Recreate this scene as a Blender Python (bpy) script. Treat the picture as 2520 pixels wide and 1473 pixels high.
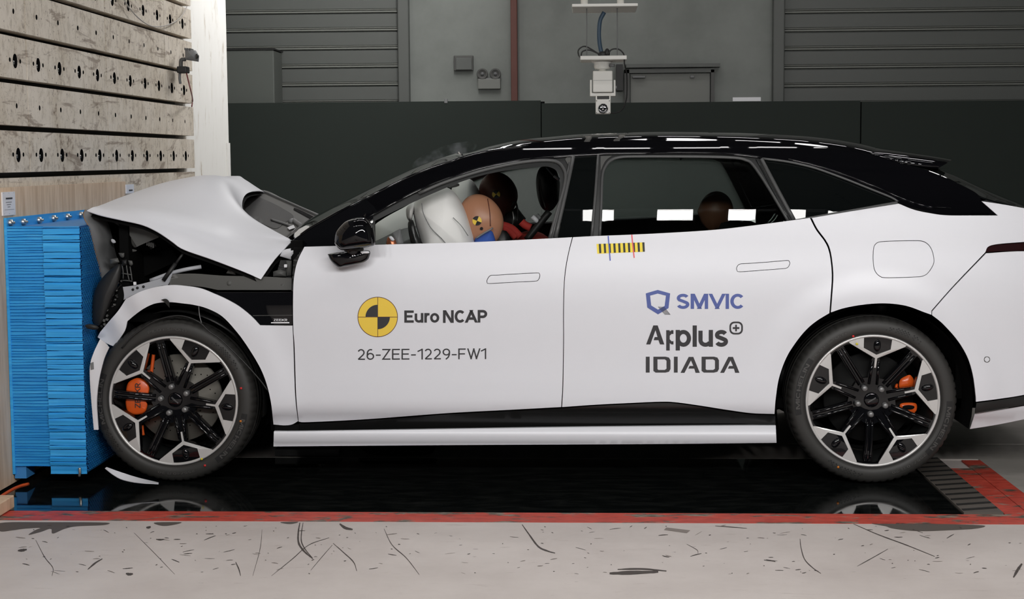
import bpy, bmesh, math, random
from mathutils import Vector, Matrix
from mathutils import noise as mnoise
from mathutils.geometry import delaunay_2d_cdt
random.seed(7)
sc = bpy.context.scene
for o in list(bpy.data.objects):
    bpy.data.objects.remove(o)
PI = math.pi

# ------------------------------------------------------------------ camera
FPX, CX, CY = 3700.0, 1260.0, 709.0          # focal length and principal point in pixels of the 2520 px frame
VPX, VPY, ROLL = 1430.0, 390.0, math.radians(0.40)
HCAM = 1.372
_a = Vector(((VPX-CX)/FPX, (VPY-CY)/FPX, 1)).normalized()
_u = Vector((-math.sin(ROLL), -math.cos(ROLL), 0)); _u.z = -(_a.x*_u.x+_a.y*_u.y)/_a.z; _u.normalize()
_x = _a.cross(_u)
CAM = Vector((0, 0, HCAM))
cam = bpy.data.cameras.new('camera'); camo = bpy.data.objects.new('camera', cam); sc.collection.objects.link(camo)
cam.sensor_width = 36; cam.sensor_fit = 'HORIZONTAL'; cam.lens = FPX/2520*36
cam.shift_y = -(736.5-CY)/2520; cam.clip_start = .05; cam.clip_end = 100
_R = Matrix(((_x.x, -_x.y, -_x.z), (_a.x, -_a.y, -_a.z), (_u.x, -_u.y, -_u.z)))
camo.matrix_world = Matrix.Translation(CAM) @ _R.to_4x4()
sc.camera = camo

# ------------------------------------------------------------------ world, exposure
w = bpy.data.worlds.new('world'); sc.world = w; w.use_nodes = True
w.node_tree.nodes['Background'].inputs[0].default_value = (.9, .95, 1, 1)
w.node_tree.nodes['Background'].inputs[1].default_value = .05
sc.view_settings.view_transform = 'Standard'; sc.view_settings.look = 'None'
sc.view_settings.gamma = 1; sc.view_settings.use_curve_mapping = False
sc.view_settings.exposure = 0.0
try:
    sc.cycles.use_denoising = True
    sc.cycles.max_bounces = 6; sc.cycles.diffuse_bounces = 3; sc.cycles.glossy_bounces = 3; sc.cycles.transmission_bounces = 2; sc.cycles.volume_bounces = 0; sc.cycles.transparent_max_bounces = 12
    sc.cycles.caustics_reflective = False; sc.cycles.caustics_refractive = False
    sc.cycles.use_adaptive_sampling = True; sc.cycles.adaptive_threshold = .045; sc.cycles.use_light_tree = False; sc.cycles.volume_step_rate = 3
    sc.cycles.sample_clamp_indirect = 4
except Exception: pass
LAMP = 131.0          # radiance of the LED faces of the lab's lamps

# ------------------------------------------------------------------ helpers
def ray(px, py):
    c = Vector(((px-CX)/FPX, (py-CY)/FPX, 1))
    return Vector((_x.dot(c), _a.dot(c), _u.dot(c)))
def P(px, py, Y):
    d = ray(px, py); return CAM + d*(Y/d.y)
def PX(px, py, X):
    d = ray(px, py); return CAM + d*(X/d.x)
def PZ(px, py, Z=0.0):
    d = ray(px, py); return CAM + d*((Z-HCAM)/d.z)
def SP(px, py, S, off=0.0):
    Y = 6.3
    for _ in range(8):
        p = P(px, py, Y); Y = S(p.x, p.z)+off
    return P(px, py, Y)
def lin(c):
    c /= 255.0
    return c/12.92 if c <= .04045 else ((c+.055)/1.055)**2.4
def rgb(r, g, b): return (lin(r), lin(g), lin(b), 1)
def cr(ps, n, closed=False):
    """n points per span of a Catmull-Rom curve through ps"""
    out = []; N = len(ps); rng = range(N if closed else N-1)
    for i in rng:
        if closed: a, b, c, d = ps[i-1], ps[i], ps[(i+1) % N], ps[(i+2) % N]
        else:
            b, c = ps[i], ps[i+1]
            a = ps[i-1] if i > 0 else b+(b-c)
            d = ps[i+2] if i+2 < N else c+(c-b)
        for k in range(n):
            t = k/n
            out.append(.5*((2*b)+(c-a)*t+(2*a-5*b+4*c-d)*t*t+(3*b-a-3*c+d)*t**3))
    if not closed: out.append(ps[-1].copy())
    return out
def interp(tab, x):
    """smooth 1-D table lookup"""
    if x <= tab[0][0]: return tab[0][1]
    if x >= tab[-1][0]: return tab[-1][1]
    for i in range(len(tab)-1):
        if tab[i][0] <= x <= tab[i+1][0]:
            x0, y0 = tab[i]; x1, y1 = tab[i+1]; h = x1-x0
            m0 = (y1-tab[i-1][1])/(x1-tab[i-1][0]) if i > 0 else (y1-y0)/h
            m1 = (tab[i+2][1]-y0)/(tab[i+2][0]-x0) if i+2 < len(tab) else (y1-y0)/h
            t = (x-x0)/h
            return (2*t**3-3*t*t+1)*y0+(t**3-2*t*t+t)*h*m0+(-2*t**3+3*t*t)*y1+(t**3-t*t)*h*m1
def outline(pts, step=8):
    """closed pixel outline; a third value 1 marks a corner, the rest is smoothed"""
    ps = [Vector((p[0], p[1])) for p in pts]; cor = [len(p) > 2 for p in pts]; N = len(ps)
    if not any(cor): raw = cr(ps, 6, True)
    else:
        s = cor.index(True); idx = [(s+i) % N for i in range(N)]+[s]
        raw = []; run = [idx[0]]
        for i in idx[1:]:
            run.append(i)
            if cor[i]:
                raw += cr([ps[j] for j in run], 6)[:-1]; run = [i]
    out = []
    for i, p in enumerate(raw):
        q = raw[(i+1) % len(raw)]; L = (q-p).length
        if out and (p-out[-1]).length < step*.35 and L < step: continue
        out.append(p)
        n = int(L/step)
        for k in range(1, n+1): out.append(p+(q-p)*(k/(n+1)))
    return out
def inside(p, loop):
    x, y = p[0], p[1]; r = False; j = len(loop)-1
    for i in range(len(loop)):
        a, b = loop[i], loop[j]
        if (a[1] > y) != (b[1] > y) and x < (b[0]-a[0])*(y-a[1])/(b[1]-a[1])+a[0]: r = not r
        j = i
    return r
def cdt(loops, grid):
    V = []; E = []
    for L in loops:
        s = len(V); V += [Vector((p[0], p[1])) for p in L]
        E += [(s+i, s+(i+1) % len(L)) for i in range(len(L))]
    if grid:
        xs = [p[0] for p in loops[0]]; ys = [p[1] for p in loops[0]]
        allp = list(V); y = min(ys)+grid*.5; row = 0
        while y < max(ys):
            x = min(xs)+grid*(.5 if row % 2 else .25)
            while x < max(xs):
                if inside((x, y), loops[0]) and not any(inside((x, y), h) for h in loops[1:]):
                    if all(abs(q.x-x)+abs(q.y-y) > grid*.45 for q in allp): V.append(Vector((x, y)))
                x += grid
            y += grid*.85; row += 1
    r = delaunay_2d_cdt(V, E, [], 0, 1e-4)
    vs = r[0]; fs = []
    for f in r[2]:
        c = sum((vs[i] for i in f), Vector((0, 0)))/len(f)
        if inside(c, loops[0]) and not any(inside(c, h) for h in loops[1:]): fs.append(tuple(f))
    return vs, fs
def mk(name, verts, faces, mat, parent=None, smooth=False, fix=False):
    me = bpy.data.meshes.new(name); me.from_pydata([tuple(v) for v in verts], [], faces)
    if fix:
        bm = bmesh.new(); bm.from_mesh(me); bmesh.ops.recalc_face_normals(bm, faces=bm.faces); bm.to_mesh(me); bm.free()
    me.materials.append(M[mat] if isinstance(mat, str) else mat)
    if smooth: me.polygons.foreach_set('use_smooth', [True]*len(me.polygons))
    me.update()
    o = bpy.data.objects.new(name, me); sc.collection.objects.link(o); o.parent = parent
    return o
YC = 7.19
def mirrored(o, parent=None):
    me = o.data.copy(); me.transform(Matrix.Translation((0, 2*YC, 0)) @ Matrix.Diagonal((1, -1, 1, 1))); me.flip_normals()
    if 'custom_normal' in me.attributes: me.attributes.remove(me.attributes['custom_normal'])
    c = bpy.data.objects.new(o.name.split('.')[0], me); sc.collection.objects.link(c); c.parent = parent or o.parent
    for m in o.modifiers:
        n = c.modifiers.new(m.name, m.type)
        if m.type == 'SOLIDIFY': n.thickness = m.thickness; n.offset = m.offset
        if m.type == 'BEVEL': n.width = m.width; n.segments = m.segments
    return c
def shell(name, loops, f, mat, parent, th=.006, grid=24, smooth=True, dirv=(0, 1, 0), sharp=True):
    """sheet spanned by pixel/2-D loops, mapped to 3-D by f, thickened along dirv"""
    vs, fs = cdt(loops, grid)
    A = [f(v[0], v[1]) for v in vs]; d = Vector(dirv)*th
    cen = sum(((A[f_[1]]-A[f_[0]]).cross(A[f_[2]]-A[f_[0]]) for f_ in fs), Vector())
    flip = cen.dot(d) > 0
    n = len(A); V = A+[a+d for a in A]
    F = [(f_[::-1] if flip else f_) for f_ in fs]+[tuple(n+i for i in (f_ if flip else f_[::-1])) for f_ in fs]
    if th:
        cnt = {}
        for f_ in fs:
            g = f_[::-1] if flip else f_
            for i in range(3):
                e = (g[i], g[(i+1) % 3]); cnt[e] = 1
        for (a, b) in list(cnt):
            if (b, a) not in cnt:
                s = len(V); V += [A[a], A[b], A[b]+d, A[a]+d]; F.append((s+1, s, s+3, s+2))
    else: V = A; F = F[:len(fs)]
    o = mk(name, V, F, mat, parent, smooth); o['nfront'] = n if smooth else 0
    if not smooth: del o['nfront']
    return o
def panel(name, outer, S, mat, parent, th=.008, holes=(), grid=24, step=8, off=0.0, mir=True):
    o = shell(name, [outline(outer, step)]+[outline(h, step*.6) for h in holes], lambda x, y: SP(x, y, S, off), mat, parent, th, grid)
    me = o.data; N = []; e = .004; n0 = o.get('nfront', 0)
    for i, v in enumerate(me.vertices):
        if i < n0:
            x, z = v.co.x, v.co.z
            n = Vector(((S(x+e, z)-S(x-e, z))/(2*e), -1, (S(x, z+e)-S(x, z-e))/(2*e))).normalized(); N.append(n)
        else: N.append(Vector((0, 0, 0)))
    me.normals_split_custom_set_from_vertices(N); del o['nfront']
    if mir: mirrored(o)
    return o
def resample(ps, n):
    c = cr(ps, 8); L = [0]
    for i in range(1, len(c)): L.append(L[-1]+(c[i]-c[i-1]).length)
    out = []; j = 0
    for k in range(n):
        t = L[-1]*k/(n-1)
        while j < len(L)-2 and L[j+1] < t: j += 1
        s = (t-L[j])/max(1e-9, L[j+1]-L[j]); out.append(c[j].lerp(c[j+1], min(1, max(0, s))))
    return out
def loft(name, lines, nu, per, mat, parent, th=0.0, flip=False, closed=False, offset=-1):
    R = [resample(l, nu) for l in lines]
    cols = [cr([r[i] for r in R], per, closed) for i in range(nu)]; nv = len(cols[0])
    V = [p for c in cols for p in c]; F = []
    for i in range(nu-1):
        for j in range(nv if closed else nv-1):
            q = (i*nv+j, i*nv+(j+1) % nv, (i+1)*nv+(j+1) % nv, (i+1)*nv+j)
            F.append(q[::-1] if flip else q)
    o = mk(name, V, F, mat, parent, True)
    if th:
        m = o.modifiers.new('solid', 'SOLIDIFY'); m.thickness = th; m.offset = offset
        m = o.modifiers.new('split', 'EDGE_SPLIT'); m.split_angle = .9
    return o
def box(name, c, s, mat, parent=None, bev=0.0, rot=None):
    hx, hy, hz = s[0]/2, s[1]/2, s[2]/2
    V = [Vector((x*hx, y*hy, z*hz)) for x in (-1, 1) for y in (-1, 1) for z in (-1, 1)]
    if rot: V = [rot @ v for v in V]
    V = [v+Vector(c) for v in V]
    F = [(0, 1, 3, 2), (4, 6, 7, 5), (0, 4, 5, 1), (2, 3, 7, 6), (0, 2, 6, 4), (1, 5, 7, 3)]
    o = mk(name, V, F, mat, parent)
    if bev:
        m = o.modifiers.new('bev', 'BEVEL'); m.width = bev; m.segments = 2
    return o
def boxes(name, lst, mat, parent=None):
    V = []; F = []
    for c, s in lst:
        k = len(V); hx, hy, hz = s[0]/2, s[1]/2, s[2]/2
        V += [(c[0]+x*hx, c[1]+y*hy, c[2]+z*hz) for x in (-1, 1) for y in (-1, 1) for z in (-1, 1)]
        F += [tuple(k+i for i in f) for f in ((0, 1, 3, 2), (4, 6, 7, 5), (0, 4, 5, 1), (2, 3, 7, 6), (0, 2, 6, 4), (1, 5, 7, 3))]
    return mk(name, V, F, mat, parent)
def tube(name, pts, r, mat, parent=None, seg=8, smooth=4, taper=None):
    c = cr([Vector(p) for p in pts], smooth) if len(pts) > 2 else [Vector(p) for p in pts]
    V = []; F = []; up = Vector((0.13, .31, .94)); n = len(c)
    for i, p in enumerate(c):
        t = (c[min(i+1, n-1)]-c[max(i-1, 0)]).normalized()
        s = t.cross(up)
        if s.length < .1: s = t.cross(Vector((1, 0, 0)))
        s.normalize(); b = s.cross(t); rr = r*(taper(i/(n-1)) if taper else 1)
        for k in range(seg):
            a = 2*PI*k/seg; V.append(p+s*math.cos(a)*rr+b*math.sin(a)*rr)
    for i in range(n-1):
        for k in range(seg): F.append((i*seg+k, i*seg+(k+1) % seg, (i+1)*seg+(k+1) % seg, (i+1)*seg+k))
    F += [tuple(range(seg))[::-1], tuple((n-1)*seg+k for k in range(seg))]
    return mk(name, V, F, mat, parent, True, fix=True)
def lathe(name, prof, mat, parent=None, seg=96, axis='Y', c=(0, 0, 0), rad=None, closed=False):
    """prof: (radius, along-axis) pairs"""
    V = []; F = []; n = len(prof); c = Vector(c)
    for s in range(seg):
        a = 2*PI*s/seg
        for j, (r, y) in enumerate(prof):
            if rad: r = rad(j, s, r)
            if axis == 'Y': V.append(c+Vector((r*math.sin(a), y, r*math.cos(a))))
            elif axis == 'X': V.append(c+Vector((y, r*math.cos(a), r*math.sin(a))))
            else: V.append(c+Vector((r*math.cos(a), r*math.sin(a), y)))
    for s in range(seg):
        for j in range(n if closed else n-1):
            k = (j+1) % n; t = (s+1) % seg
            F.append((s*n+j, s*n+k, t*n+k, t*n+j))
    return mk(name, V, F, mat, parent, True, fix=True)
def pillow(name, pts, Y, front, back, mat, parent, rings=6, sq=2.2, step=8, mapf=None):
    """closed rounded body from a pixel outline whose rim stands at depth Y"""
    L = outline(pts, step); c = sum(L, Vector((0, 0)))/len(L); n = len(L)
    V = []; F = []; mapf = mapf or (lambda x, y, d: P(x, y, Y+d))
    lev = []
    for k in range(rings, 0, -1): t = k/rings; lev.append((max(.02, (1-t**sq)**(1/sq)), -front*t))
    lev.append((1, 0))
    for k in range(1, rings+1): t = k/rings; lev.append((max(.02, (1-t**sq)**(1/sq)), back*t))
    for s, d in lev:
        for p in L: q = c+(p-c)*s; V.append(mapf(q.x, q.y, d))
    for j in range(len(lev)-1):
        for i in range(n): F.append((j*n+i, j*n+(i+1) % n, (j+1)*n+(i+1) % n, (j+1)*n+i))
    F += [tuple(range(n)), tuple((len(lev)-1)*n+i for i in range(n))]
    return mk(name, V, F, mat, parent, True, fix=True)
def blob(name, c, r, mat, parent=None, seg=32, rings=20, f=None, rot=None):
    V = []; F = []
    for j in range(rings+1):
        th = PI*j/rings
        for i in range(seg):
            a = 2*PI*i/seg
            v = Vector((math.sin(th)*math.cos(a), math.sin(th)*math.sin(a), math.cos(th)))
            k = f(v) if f else v
            k = Vector((k.x*r[0], k.y*r[1], k.z*r[2]))
            if rot: k = rot @ k
            V.append(k+Vector(c))
    for j in range(rings):
        for i in range(seg): F.append((j*seg+i, j*seg+(i+1) % seg, (j+1)*seg+(i+1) % seg, (j+1)*seg+i))
    return mk(name, V, F, mat, parent, True, fix=True)
def empty(name, loc=(0, 0, 0), label=None, cat=None, group=None, kind=None):
    o = bpy.data.objects.new(name, None); sc.collection.objects.link(o); o.location = loc
    tag(o, label, cat, group, kind); return o
def tag(o, label=None, cat=None, group=None, kind=None):
    if label: o['label'] = label
    if cat: o['category'] = cat
    if group: o['group'] = group
    if kind: o['kind'] = kind
    return o
# stroke alphabet: each glyph is (width, strokes); 'd' strokes run diagonally between flat top and bottom ends
def _arc(cx, cy, rx, ry, a0, a1, n=14): return [(cx+rx*math.cos(math.radians(a0+(a1-a0)*i/n)), cy+ry*math.sin(math.radians(a0+(a1-a0)*i/n))) for i in range(n+1)]
XH = .74
def glyphs():
    G = {}
    def L(*p):          # coordinates outside 0..1 mean: run on to the edge of the letter
        o = lambda q: not (0 <= q[0] <= 1 and 0 <= q[1] <= 1)
        return ('l', [(min(1, max(0, x)), min(1, max(0, y))) for x, y in p], o(p[0]), o(p[-1]))
    D = lambda *p: ('d', list(p), False, False)
    G['I'] = (0, [L((0, -.1), (0, 1.1))]); G['l'] = G['I']; G['-'] = (.30, [L((-.12, .42), (1.12, .42))]); G['/'] = (.4, [D((0, 0), (1, 1))])
    G['1'] = (.34, [L((1, -.1), (1, 1.1)), L((-.1, .80), (1, 1))])
    G['E'] = (.56, [L((0, -.1), (0, 1.1)), L((0, 1), (1.1, 1)), L((0, 0), (1.1, 0)), L((0, .52), (1, .52))])
    G['F'] = (.52, [L((0, -.1), (0, 1.1)), L((0, 1), (1.1, 1)), L((0, .50), (1, .50))])
    G['L'] = (.5, [L((0, -.1), (0, 1.1)), L((0, 0), (1.1, 0))])
    G['H'] = (.64, [L((0, -.1), (0, 1.1)), L((1, -.1), (1, 1.1)), L((0, .5), (1, .5))])
    G['T'] = (.6, [L((.5, -.1), (.5, 1)), L((-.1, 1), (1.1, 1))])
    G['N'] = (.66, [L((0, -.1), (0, 1.1)), L((1, -.1), (1, 1.1)), D((.12, 1), (.88, 0))])
    G['M'] = (.84, [L((0, -.1), (0, 1.1)), L((1, -.1), (1, 1.1)), D((.09, 1), (.5, 0)), D((.5, 0), (.91, 1))])
    G['V'] = (.72, [D((0, 1), (.5, 0)), D((.5, 0), (1, 1))])
    G['W'] = (1.0, [D((0, 1), (.27, 0)), D((.27, 0), (.5, 1)), D((.5, 1), (.73, 0)), D((.73, 0), (1, 1))])
    G['A'] = (.74, [D((0, 0), (.5, 1)), D((.5, 1), (1, 0)), L((.2, .28), (.8, .28))])
    G['Z'] = (.58, [L((-.08, 1), (1.05, 1)), L((-.08, 0), (1.08, 0)), D((0, 0), (1, 1))])
    G['K'] = (.62, [L((0, -.1), (0, 1.1)), D((0, .38), (1, 1)), L((.34, .56), (1.06, -.1))])
    bowl = lambda y0, y1, xs: [(0, y1), (xs, y1)]+_arc(xs, (y0+y1)/2, 1-xs, (y1-y0)/2, 90, -90)+[(0, y0)]
    G['P'] = (.56, [L((0, -.1), (0, 1.1)), ('l', bowl(.44, 1, .55))])
    G['R'] = (.58, [L((0, -.1), (0, 1.1)), ('l', bowl(.46, 1, .55)), L((.5, .46), (1.05, -.1))])
    G['C'] = (.68, [('l', _arc(.5, .5, .5, .5, 42, 318, 22))]); G['O'] = (.74, [('l', _arc(.5, .5, .5, .5, 0, 360, 28))])
    G['S'] = (.56, [('l', _arc(.5, .76, .48, .24, 25, 200, 12)+[(.12, .62), (.5, .51), (.88, .39)]+_arc(.5, .25, .5, .25, 20, -160, 12))])
    G['0'] = (.5, [('l', _arc(.5, .5, .5, .5, 0, 360, 26))])
    G['2'] = (.52, [('l', _arc(.48, .70, .48, .30, 158, -22, 12)+[(.80, .46), (.02, 0)]), L((0, 0), (1.1, 0))])
    G['4'] = (.54, [L((.78, -.1), (.78, 1.05)), L((.78, 1), (0, .30)), L((0, .30), (1.15, .30))])
    G['5'] = (.52, [('l', [(.95, 1), (.14, 1), (.08, .56)]+_arc(.46, .32, .52, .32, 130, -150, 14))])
    G['6'] = (.54, [('l', _arc(.5, .30, .5, .30, 0, 360, 20)), ('l', [(.0, .30), (.02, .55)]+_arc(.55, .60, .53, .40, 185, 65, 9))])
    G['9'] = (.54, [('l', _arc(.5, .70, .5, .30, 0, 360, 20)), ('l', [(1.0, .70), (.97, .42), (.80, .16), (.42, -.06)])])
    X = lambda y: y*XH
    sc_ = lambda s: [(q[0], [(x, X(y)) for x, y in q[1]])+tuple(q[2:]) for q in s]
    G['u'] = (.5, sc_([('l', [(0, 1.1), (0, .4)]+_arc(.48, .36, .48, .36, 180, 330, 10)), L((1, -.08), (1, 1.1))]))
    G['r'] = (.28, sc_([L((0, -.1), (0, 1.1)), ('l', [(0, .6), (.2, .86), (.6, 1.0), (1.15, .98)])]))
    G['o'] = (.54, sc_([('l', _arc(.5, .5, .5, .5, 0, 360, 24))]))
    G['s'] = (.46, sc_([('l', _arc(.5, .76, .46, .24, 25, 200, 10)+[(.12, .62), (.5, .51), (.88, .39)]+_arc(.5, .25, .48, .25, 20, -160, 10))]))
    G['p'] = (.54, sc_([('l', [(0, -.45), (0, 1)], False, True), ('l', _arc(.5, .5, .5, .5, 0, 360, 24))]))
    return G
GL = glyphs(); _tc = {}
def text2d(body, t=.12):
    """flat lettering built from the strokes above, normalised to its box (0..1, y up)"""
    if (body, t) in _tc: return _tc[body, t]
    V = []; F = []; x0 = 0.0; h = t/2
    for ci, c in enumerate(body):
        if c == ' ': x0 += .3; continue
        wd, strokes = GL[c]; wd = wd*(1-t*.3)
        for st in strokes:
            kind, pts = st[0], st[1]; e0, e1 = (st[2], st[3]) if len(st) > 2 else (False, False)
            q = [Vector((x0+h+x*wd, h+y*(1-t))) for x, y in pts]
            if kind == 'l':
                if e0: q[0] = q[0]-(q[1]-q[0]).normalized()*h
                if e1: q[-1] = q[-1]+(q[-1]-q[-2]).normalized()*h
            if kind == 'd':
                a, b = q; d = b-a; s = h*d.length/max(1e-6, abs(d.y)); s = min(s, h*1.7)
                e = d*(h/max(1e-6, abs(d.y))); a = a-e; b = b+e; k = len(V)
                V += [(a.x-s, a.y), (a.x+s, a.y), (b.x+s, b.y), (b.x-s, b.y)]; F.append((k, k+1, k+2, k+3)); continue
            n = len(q); closed = (q[0]-q[-1]).length < 1e-5 and n > 3; k = len(V)
            for i, p in enumerate(q):
                a = q[i-1] if i else (q[-2] if closed else q[0]); b = q[i+1] if i < n-1 else (q[1] if closed else q[-1])
                d1 = (p-a); d2 = (b-p); d1 = d1.normalized() if d1.length > 1e-6 else d2.normalized(); d2 = d2.normalized() if d2.length > 1e-6 else d1
                m = (d1+d2); m = m.normalized() if m.length > 1e-3 else d1; nn = Vector((-m.y, m.x)); cs = max(.5, m.dot(d1))
                V += [tuple(p+nn*h/cs), tuple(p-nn*h/cs)]
            for i in range(n-1): F.append((k+2*i, k+2*i+1, k+2*i+3, k+2*i+2))
        nx_ = body[ci+1] if ci+1 < len(body) else ''; x0 += wd+t+(-.02 if (nx_ == 'A' or c == 'r') else .05 if c in 'AVW' else .09 if t > .15 else .15)*(1-t)
    xs = [v[0] for v in V]; ys = [v[1] for v in V]; a0, a1, b0, b1 = min(xs), max(xs), min(ys), max(ys)
    r = ([((v[0]-a0)/(a1-a0), (v[1]-b0)/(b1-b0)) for v in V], F, (a1-a0)/(b1-b0)); _tc[body, t] = r
    return r
def letters(name, body, bx, f, mat, parent, bold=.12, skew=0.0):
    """lettering filling the pixel box bx=(x0,y0,x1,y1), mapped to the surface by f"""
    vs, fs, _ = text2d(body, bold); x0, y0, x1, y1 = bx
    V = [f(x0+(x1-x0)*v[0], y1-(y1-y0)*v[1]+skew*(v[0]-.5)) for v in vs]
    return mk(name, V, fs, mat, parent)
def flat(name, loops, f, mat, parent, grid=0):
    return shell(name, loops, f, mat, parent, th=0, grid=grid, smooth=False)

# ------------------------------------------------------------------ materials
M = {}
def pm(name, base, rough=.5, metal=0.0, coat=0.0, spec=.5, emit=None, es=0.0):
    m = bpy.data.materials.new(name); m.use_nodes = True; b = m.node_tree.nodes['Principled BSDF']
    b.inputs['Base Color'].default_value = base; b.inputs['Roughness'].default_value = rough; b.inputs['Metallic'].default_value = metal
    b.inputs['Coat Weight'].default_value = coat; b.inputs['Coat Roughness'].default_value = .03
    b.inputs['Specular IOR Level'].default_value = spec
    if emit: b.inputs['Emission Color'].default_value = emit; b.inputs['Emission Strength'].default_value = es
    M[name] = m; return m
class NT:
    def __init__(s, m): s.t = m.node_tree; s.b = s.t.nodes['Principled BSDF']
    def n(s, ty, **kw):
        x = s.t.nodes.new(ty)
        for k, v in kw.items():
            if k.startswith('i_'):
                key = k[2:].replace('_', ' '); x.inputs[key].default_value = v
            else: setattr(x, k, v)
        return x
    def l(s, a, ao, b, bi): s.t.links.new(a.outputs[ao], b.inputs[bi])
    def coord(s, scale=(1, 1, 1), rot=(0, 0, 0), kind='Object'):
        tc = s.n('ShaderNodeTexCoord'); mp = s.n('ShaderNodeMapping'); mp.inputs['Scale'].default_value = scale; mp.inputs['Rotation'].default_value = rot
        s.l(tc, kind, mp, 'Vector'); return mp
    def noise(s, mp, scale, detail=6, rough=.6, dist=0):
        x = s.n('ShaderNodeTexNoise'); x.inputs['Scale'].default_value = scale; x.inputs['Detail'].default_value = detail; x.inputs['Roughness'].default_value = rough; x.inputs['Distortion'].default_value = dist
        s.l(mp, 'Vector', x, 'Vector'); return x
    def ramp(s, src, out, stops):
        x = s.n('ShaderNodeValToRGB'); e = x.color_ramp.elements
        while len(e) < len(stops): e.new(.5)
        for k, (p, c) in zip(e, stops): k.position = p; k.color = c
        s.l(src, out, x, 'Fac'); return x
    def mix(s, fac, a, b, ty='MIX'):
        x = s.n('ShaderNodeMix', data_type='RGBA', blend_type=ty)
        for key, v in ((0, fac), (6, a), (7, b)):
            if isinstance(v, tuple) and len(v) == 2: s.t.links.new(v[0].outputs[v[1]], x.inputs[key])
            else: x.inputs[key].default_value = v
        return x
    def bump(s, src, out, st=.3, dist=.01):
        x = s.n('ShaderNodeBump'); x.inputs['Strength'].default_value = st; x.inputs['Distance'].default_value = dist
        s.l(src, out, x, 'Height'); s.l(x, 'Normal', s.b, 'Normal')
    def base(s, node, out=2): s.t.links.new(node.outputs[out], s.b.inputs['Base Color'])
W1 = (1, 1, 1, 1); K0 = (0, 0, 0, 1)
pm('paint', rgb(229, 230, 236), .42, metal=.05, coat=.08); M['paint'].node_tree.nodes['Principled BSDF'].inputs['Coat Roughness'].default_value = .2
pm('gloss_black', (.003, .003, .004, 1), .025)
pm('satin_black', (.012, .013, .013, 1), .32)
pm('satin_gloss', (.010, .010, .010, 1), .22)
pm('rubber_frame', (.03, .031, .031, 1), .42)
pm('grey_seal', (.075, .076, .076, 1), .4)
pm('tint_glass', (.004, .005, .005, 1), .012)
pm('dark', (.004, .004, .004, 1), .85, spec=.1)
pm('dark_plastic', (.014, .014, .014, 1), .5)
pm('grey_plastic', rgb(84, 84, 82), .55)
pm('mid_grey', rgb(120, 121, 122), .5); pm('pale_grey', rgb(176, 178, 184), .45)
pm('steel', (.55, .55, .54, 1), .3, metal=1)
pm('machined', (.66, .65, .64, 1), .32, metal=.35)
pm('bolt', (.22, .22, .22, 1), .35, metal=.4)
pm('disc', rgb(150, 146, 138), .35, metal=.5)
pm('disc_dark', (.02, .02, .02, 1), .4, metal=.3)
pm('caliper', rgb(225, 92, 30), .3, coat=.5)
pm('print_dark', rgb(50, 49, 52), .5)
pm('print_black', (.004, .004, .004, 1), .5)
pm('print_blue', rgb(84, 99, 165), .5)
pm('tape_blue', rgb(70, 90, 190), .5)
pm('tape_red', rgb(245, 90, 100), .5)
pm('yellow', rgb(242, 206, 74), .5)
pm('yellow_tape', rgb(252, 226, 60), .5)
pm('maroon', rgb(96, 52, 44), .5)
pm('tail_lamp', (.02, .004, .005, 1), .05, coat=1)
pm('airbag', rgb(249, 248, 245), .8)
pm('tan_skin', rgb(182, 130, 100), .42)
pm('dark_skin', rgb(98, 58, 48), .5)
pm('brown_skin', rgb(142, 92, 70), .45)
pm('blue_cloth', rgb(52, 88, 170), .8)
pm('red_cloth', rgb(196, 62, 54), .8)
pm('seat', (.012, .012, .013, 1), .45)
pm('column_white', rgb(249, 248, 244), .7)
pm('white_plastic', rgb(236, 234, 228), .45)
pm('label_white', rgb(238, 238, 242), .4)
pm('lens', (.004, .005, .005, 1), .05, coat=1)
pm('cable_black', (.01, .01, .01, 1), .5)
pm('cable_blue', rgb(58, 80, 100), .5)
pm('cable_grey', rgb(170, 165, 160), .5)
pm('cable_red', rgb(110, 40, 40), .5)
pm('orange_strap', rgb(220, 90, 40), .6)
pm('brown_beam', rgb(98, 58, 50), .6)
pm('panel_black', (.023, .030, .026, 1), .75, spec=.25)
pm('cabinet', rgb(86, 90, 86), .6)
pm('shutter', rgb(92, 95, 92), .5)
pm('door_grey', rgb(122, 124, 119), .5)
pm('housing', rgb(60, 60, 62), .4, metal=.6)
pm('copper', rgb(180, 110, 80), .3, metal=.7); pm('edge_brown', rgb(130, 108, 92), .5)
pm('led', K0, .5, emit=(1, .985, .965, 1), es=LAMP); pm('led_mid', K0, .5, emit=(1, .985, .965, 1), es=LAMP*.18); pm('led_dim', K0, .5, emit=(1, .97, .97, 1), es=LAMP*.08)
pm('tyre', (.030, .029, .027, 1), .55)
pm('tyre_mark', (.062, .060, .057, 1), .5)
pm('tyre_dark', (.006, .006, .006, 1), .6)
pm('dot_red', rgb(210, 50, 50), .5); pm('dot_yellow', rgb(220, 205, 60), .5); pm('dot_orange', rgb(200, 120, 40), .5)
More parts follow.
